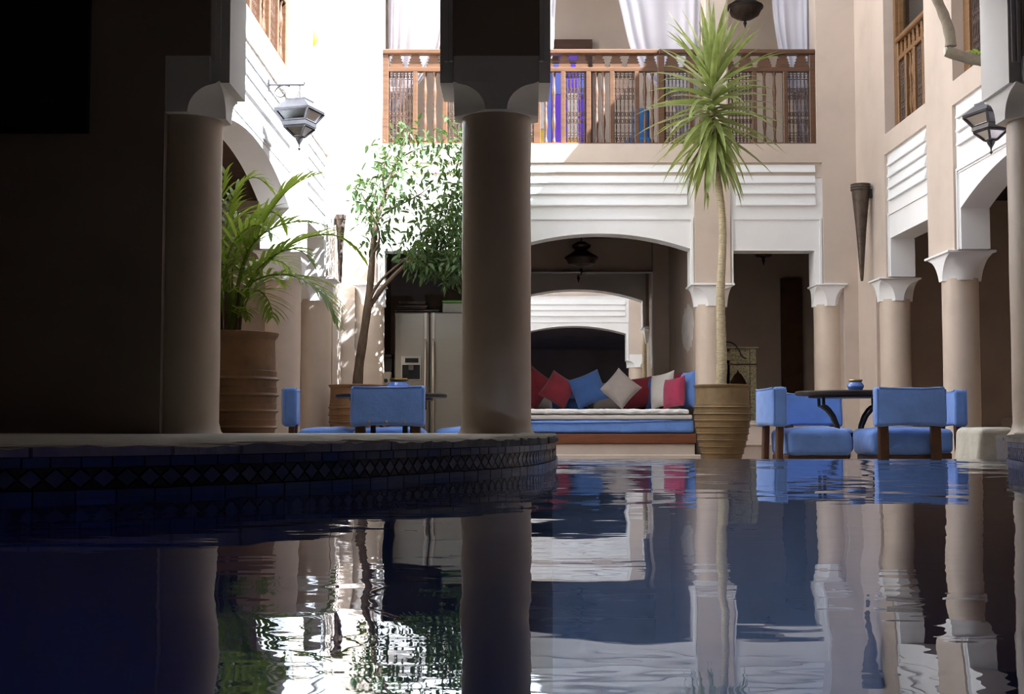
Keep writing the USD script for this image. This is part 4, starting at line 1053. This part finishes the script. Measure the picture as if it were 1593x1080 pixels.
# areca palm in the tall pot at the left
PX, PY = XP(353, 7.25), 7.25
pzt = ZP(519, PY)
tpa = pot('potted_palm', 'arching green palm in a tall ribbed pot right of the left foreground column', PX, PY, 0, pzt, .265, .20, 9)
r = np.random.default_rng(5)
def frond(ctrl, dy, leaf_len, droop=1.0):
    pts = np.array([at(px, py, PY + dy * (i / (len(ctrl) - 1)) ** 1.2) for i, (px, py) in enumerate(ctrl)])
    C = curve(pts, 60); n = len(C)
    V, F = [], []; off = 0
    rc = tube(C, np.linspace(.0085, .0022, n), 6)
    lv, lf = [], []
    tg = np.gradient(C, axis=0); tg /= np.linalg.norm(tg, axis=1, keepdims=True)
    seg = np.r_[0, np.cumsum(np.linalg.norm(np.diff(C, axis=0), axis=1))]; Lc = seg[-1]
    n_l = int(max(11, Lc * .62 / .034))
    for i in range(n_l):
        f = .36 + .64 * i / (n_l - 1); s = f * Lc
        p = np.array([np.interp(s, seg, C[:, a]) for a in range(3)]); t_ = np.array([np.interp(s, seg, tg[:, a]) for a in range(3)])
        side = np.cross(t_, (0, 0, 1)); side /= np.linalg.norm(side) + 1e-9; up = np.cross(side, t_)
        q = (f - .36) / .64
        ll = leaf_len * (.55 + .45 * math.sin(math.pi * min(1, q * 1.05 + .12))) * r.uniform(.9, 1.1) * (1 - .35 * q ** 4)
        for sg in (-1, 1):
            d = t_ * (.55 + .55 * q) + side * sg * (1.0 - .45 * q) + up * .28 * r.uniform(.4, 1.2)
            v, ff = blade(p, d, ll, .0215, .55 * droop * r.uniform(.7, 1.3), n=4, fold=.15)
            lv.append(v); lf.append(ff + off); off += len(v)
    return rc, trimesh.Trimesh(np.vstack(lv), np.vstack(lf), process=False)
FR_ = [([(362, 512), (375, 430), (420, 330), (455, 290), (488, 273)], .1, .20), ([(362, 512), (370, 440), (400, 372), (448, 347), (490, 347)], -.1, .20),
       ([(360, 512), (378, 450), (430, 427), (480, 440), (520, 490)], -.2, .23), ([(358, 512), (352, 400), (366, 305), (390, 277), (416, 288)], .15, .18),
       ([(356, 512), (346, 420), (342, 330), (350, 272)], .1, .2), ([(366, 512), (376, 472), (398, 452), (416, 466), (424, 492)], -.3, .17),
       ([(364, 512), (392, 440), (445, 385), (510, 365), (563, 398)], .25, .17), ([(354, 512), (338, 430), (322, 350), (300, 310)], .1, .2),
       ([(362, 512), (382, 450), (420, 402), (455, 388), (482, 404)], -.05, .2), ([(358, 512), (362, 420), (386, 352), (420, 330), (442, 348)], .2, .19),
       ([(355, 512), (345, 460), (332, 405), (318, 380)], -.1, .2), ([(362, 512), (378, 482), (398, 446), (420, 432), (440, 440)], .3, .16),
       ([(357, 512), (352, 440), (362, 380), (392, 352), (420, 362)], -.28, .19), ([(355, 512), (343, 440), (350, 370), (375, 335), (400, 350)], .35, .19),
       ([(360, 514), (372, 490), (380, 480), (385, 495)], -.2, .08), ([(358, 512), (366, 450), (395, 412), (428, 405), (452, 422)], .38, .19)]
for c, dy, ll in FR_:
    rc, lf = frond(c, dy, ll * 1.3)
    p_ = tpa.w('frond', rc, 'palm_leaf')
    tpa.w('leaflets', lf, 'palm_leaf', under=p_, kind='stuff', smooth=True)
for a in range(7):
    an = a * 2.4; q = np.array([PX + .05 * math.cos(an), PY + .05 * math.sin(an), pzt - .08])
    tpa.w('stem', tube([q, q + (.03 * math.cos(an), .03 * math.sin(an), .30)], [.016, .009], 8), 'bark')

# slender tree
TY = 13.0
tz_ = ZP(598, TY - .28)
tt = pot('potted_tree', 'slender leafy tree in a ribbed pot behind the left table', XP(557, TY), TY, 0, tz_, .275, .11, 10)
def tp_(px, py, dy=0): return at(px, py, TY + dy)
tt.w('trunk', tube(curve([tp_(556, 606), tp_(560, 560), tp_(566, 520), tp_(571, 485), tp_(576, 440), tp_(579, 400), tp_(585, 350, .1), tp_(600, 300, .2), tp_(618, 250, .2), tp_(636, 205, .2)], 50), np.linspace(.050, .010, 50) * (1 + .06 * np.sin(np.arange(50))), 12), 'bark')
BR = [([(572, 484), (598, 445), (640, 405), (672, 384), (700, 360)], [0, .05, .1, .2, .3], .026), ([(572, 478), (590, 440), (612, 418), (640, 396)], [0, -.1, -.2, -.3], .018),
      ([(579, 395), (590, 365), (575, 325), (562, 300)], [0, -.1, -.2, -.2], .014), ([(586, 345), (610, 325), (640, 310), (668, 290)], [.1, .2, .3, .4], .013),
      ([(600, 300), (596, 270), (605, 235)], [.2, 0, -.1], .011), ([(618, 250), (650, 232), (682, 225)], [.2, .3, .4], .010), ([(640, 405), (672, 410), (704, 408)], [.1, .0, -.1], .010),
      ([(672, 384), (690, 350), (702, 312)], [.2, .3, .3], .010)]
for c, dy, rr in BR:
    C = curve([tp_(px, py, d) for (px, py), d in zip(c, dy)], 24)
    tt.w('branch', tube(C, np.linspace(rr, rr * .3, 24), 8), 'bark')
r = np.random.default_rng(9)
CL = [(636, 212, .2, .20, 150), (604, 250, -.1, .26, 210), (565, 300, -.2, .20, 130), (590, 310, 0, .28, 230), (620, 285, .2, .28, 210), (655, 300, .3, .26, 120), (660, 235, .3, .24, 110), (692, 240, .4, .22, 70),
      (585, 360, -.1, .24, 120), (640, 330, .2, .2, 80), (690, 380, .2, .28, 330), (665, 375, .1, .24, 220), (700, 345, .3, .27, 220), (705, 418, -.1, .22, 200), (660, 408, -.1, .20, 130), (700, 300, .3, .24, 110), (640, 395, -.3, .17, 70), (720, 330, .5, .3, 160), (700, 200, .4, .2, 40), (742, 310, .7, .36, 430), (765, 250, .7, .34, 380), (735, 385, .6, .30, 300), (775, 330, .6, .30, 260), (735, 240, .6, .26, 150)]
lv, lf, off = [], [], 0
for px, py, dy, R, n in CL:
    c = tp_(px, py, dy)
    n = n if px > 730 else int(n * (.42 if px < 670 and py < 345 else .8))
    for k in range(n):
        q = r.normal(0, 1, 3); q = q / np.linalg.norm(q) * R * r.uniform(.1, 1) ** .6
        d = q * .6 + r.normal(0, .12, 3) + (0, 0, -.10)
        v, F = blade(c + q, d, r.uniform(.060, .110), r.uniform(.026, .042), r.uniform(.1, .6), n=3, fold=.2, twist=r.uniform(-.8, .8))
        lv.append(v); lf.append(F + off); off += len(v)
tt.w('foliage', trimesh.Trimesh(np.vstack(lv), np.vstack(lf), process=False), 'tree_leaf', kind='stuff', smooth=True)

# bent bare branch at the upper right, yellow leaf on the left ledge
tbr = T('bare_branch', 'thick bare bent branch crossing in front of the right hand window', 'branch', at(1590, 100, 9.6))
bp = curve([at(1440, -60, 9.4), at(1458, 0, 9.4), at(1474, 40, 9.4), at(1479, 72, 9.4)], 20)
tbr.w('upper_limb', tube(bp, np.linspace(.030, .040, 20) * (1 + .06 * np.sin(np.arange(20) * 1.7)), 12), 'branch_bark')
bp = curve([at(1472, 80, 9.4), at(1490, 86, 9.4), at(1520, 93, 9.5), at(1560, 96, 9.6), at(1612, 92, 9.62)], 24)
tbr.w('lower_limb', tube(bp, np.linspace(.038, .050, 24) * (1 + .05 * np.sin(np.arange(24) * 1.3)), 12), 'branch_bark')
tbr.w('cut_end', rot(lathe([(.030, 0), (.034, .012)], 12), math.pi / 2, (0, 1, 0)).apply_translation(at(1469, 80, 9.4)), 'stone_block')
for k in range(12):
    v, F = blade(at(1517 + (k % 5) * 4, 92 - (k % 3) * 5, 9.5), (r.normal(), r.normal(), 1 + r.normal() * .5), .10, .03, .6)
    tbr.w('leaf', trimesh.Trimesh(v, F, process=False), 'palm_leaf', smooth=True)
tyl = T('trailing_leaf', 'yellow green leaf on a brown stalk hanging at the bleached left wall', 'leaf', at(482, 86, 12.2))
lp = curve([at(481, 36, 12.1), at(489, 50, 12.0), at(488, 66, 12.0), at(481, 78, 12.05)], 14)
vv, ff = [], []
for i, p_ in enumerate(lp):
    w = .040 * math.sin(math.pi * min(1, .08 + i / 13.5)) + .002
    vv += [p_ + (-w, .0, 0), p_ + (0, -.015, 0), p_ + (w, .01, 0)]
for i in range(13):
    a = i * 3; ff += [(a, a + 1, a + 4), (a, a + 4, a + 3), (a + 1, a + 2, a + 5), (a + 1, a + 5, a + 4)]
tyl.w('blade', trimesh.Trimesh(np.array(vv), np.array(ff), process=False), 'yellow_leaf', smooth=True)
tyl.w('stalk', tube(curve([at(481, 36, 12.1), at(479, 48, 12.1), at(481, 66, 12.1), at(484, 80, 12.1), at(478, 92, 12.1), at(470, 98, 12.14)], 24), np.linspace(.018, .012, 24), 8), 'branch_bark')

# ------------------------------------------------------------------ room and poolside details
tpi = T('framed_picture', 'dark framed picture hanging on the unlit left wall', 'picture', (XP(40, YN0), YN0 - .02, ZP(205, YN0)))
fx_0, fx_1, fz_0, fz_1 = XP(-70, YN0 - .03), XP(128, YN0 - .03), ZP(206, YN0 - .03), ZP(206, YN0 - .03) + .95
tpi.w('frame', prism(sbox(fx_0, fz_0, fx_1, fz_1).difference(sbox(fx_0 + .11, fz_0 + .10, fx_1 - .11, fz_1 - .1)), YN0 - .04, YN0), 'black_plastic', smooth=False)
tpi.w('canvas', bx(fx_0 + .10, fx_1 - .10, YN0 - .015, YN0 - .003, fz_0 + .09, fz_1 - .09), 'art', smooth=False)

BY = 7.25
blk = T('stone_block', 'rough pale plaster block at the pool edge beside the tiled curb', 'stone block', (XP(1548, BY), BY + .2, 0))
b0 = soft_box(XP(1519, BY), XP(1578, BY), BY, BY + .4, 0, ZP(666, BY), .03, (14, 1, 1), .008, 3, 6)
b0.vertices[:, 0] += np.where(b0.vertices[:, 0] < XP(1535, BY), (b0.vertices[:, 2] - .38) * .12, 0)
blk.w('block', b0, 'stone_block', smooth=True)
txt = meshkit.text_mesh('1.50', .0095, .001, bold=True)
sgn_p = P2(2.24); nn = N2(2.24); tt_ = np.array([-nn[1], nn[0]])
A = np.eye(4); A[:3, 0] = (*tt_, 0); A[:3, 1] = (0, 0, 1); A[:3, 2] = (*nn, 0); A[:3, 3] = (*(sgn_p + nn * .016), CURB - .0135)
tcr.w('depth_mark', xform(txt, A), 'ink', label='painted depth mark 1.50', smooth=False)

# door curtain in the right gallery
def drape(label, x, y0, y1, z0, z1):
    n, m = 14, 30; v = []
    for i in range(n):
        f = i / (n - 1); z = z1 + (z0 - z1) * f; wdt = (y1 - y0) * (1 - .75 * math.sin(min(1, f * 1.25) * math.pi / 2))
        for j in range(m):
            s = j / (m - 1); v.append((x + .03 * math.sin(s * 5 * 2 * math.pi), y0 + wdt * s, z))
    f = np.array([(i * m + j, i * m + j + 1, (i + 1) * m + j + 1, (i + 1) * m + j) for i in range(n - 1) for j in range(m - 1)])
    t = T('gallery_curtain', label, 'curtain', (x, y0, z0))
    t.w('cloth', trimesh.Trimesh(*meshkit.arrays((np.array(v), f))[:2], process=False), 'curtain', smooth=True)
    t.w('curtain_rod', tube([(x, y0 - .02, z1), (x, y1 + .05, z1)], .012), 'iron')
drape('white curtain tied back in the near arch of the right gallery', 4.02, 7.9, 10.55, .9, 2.55)
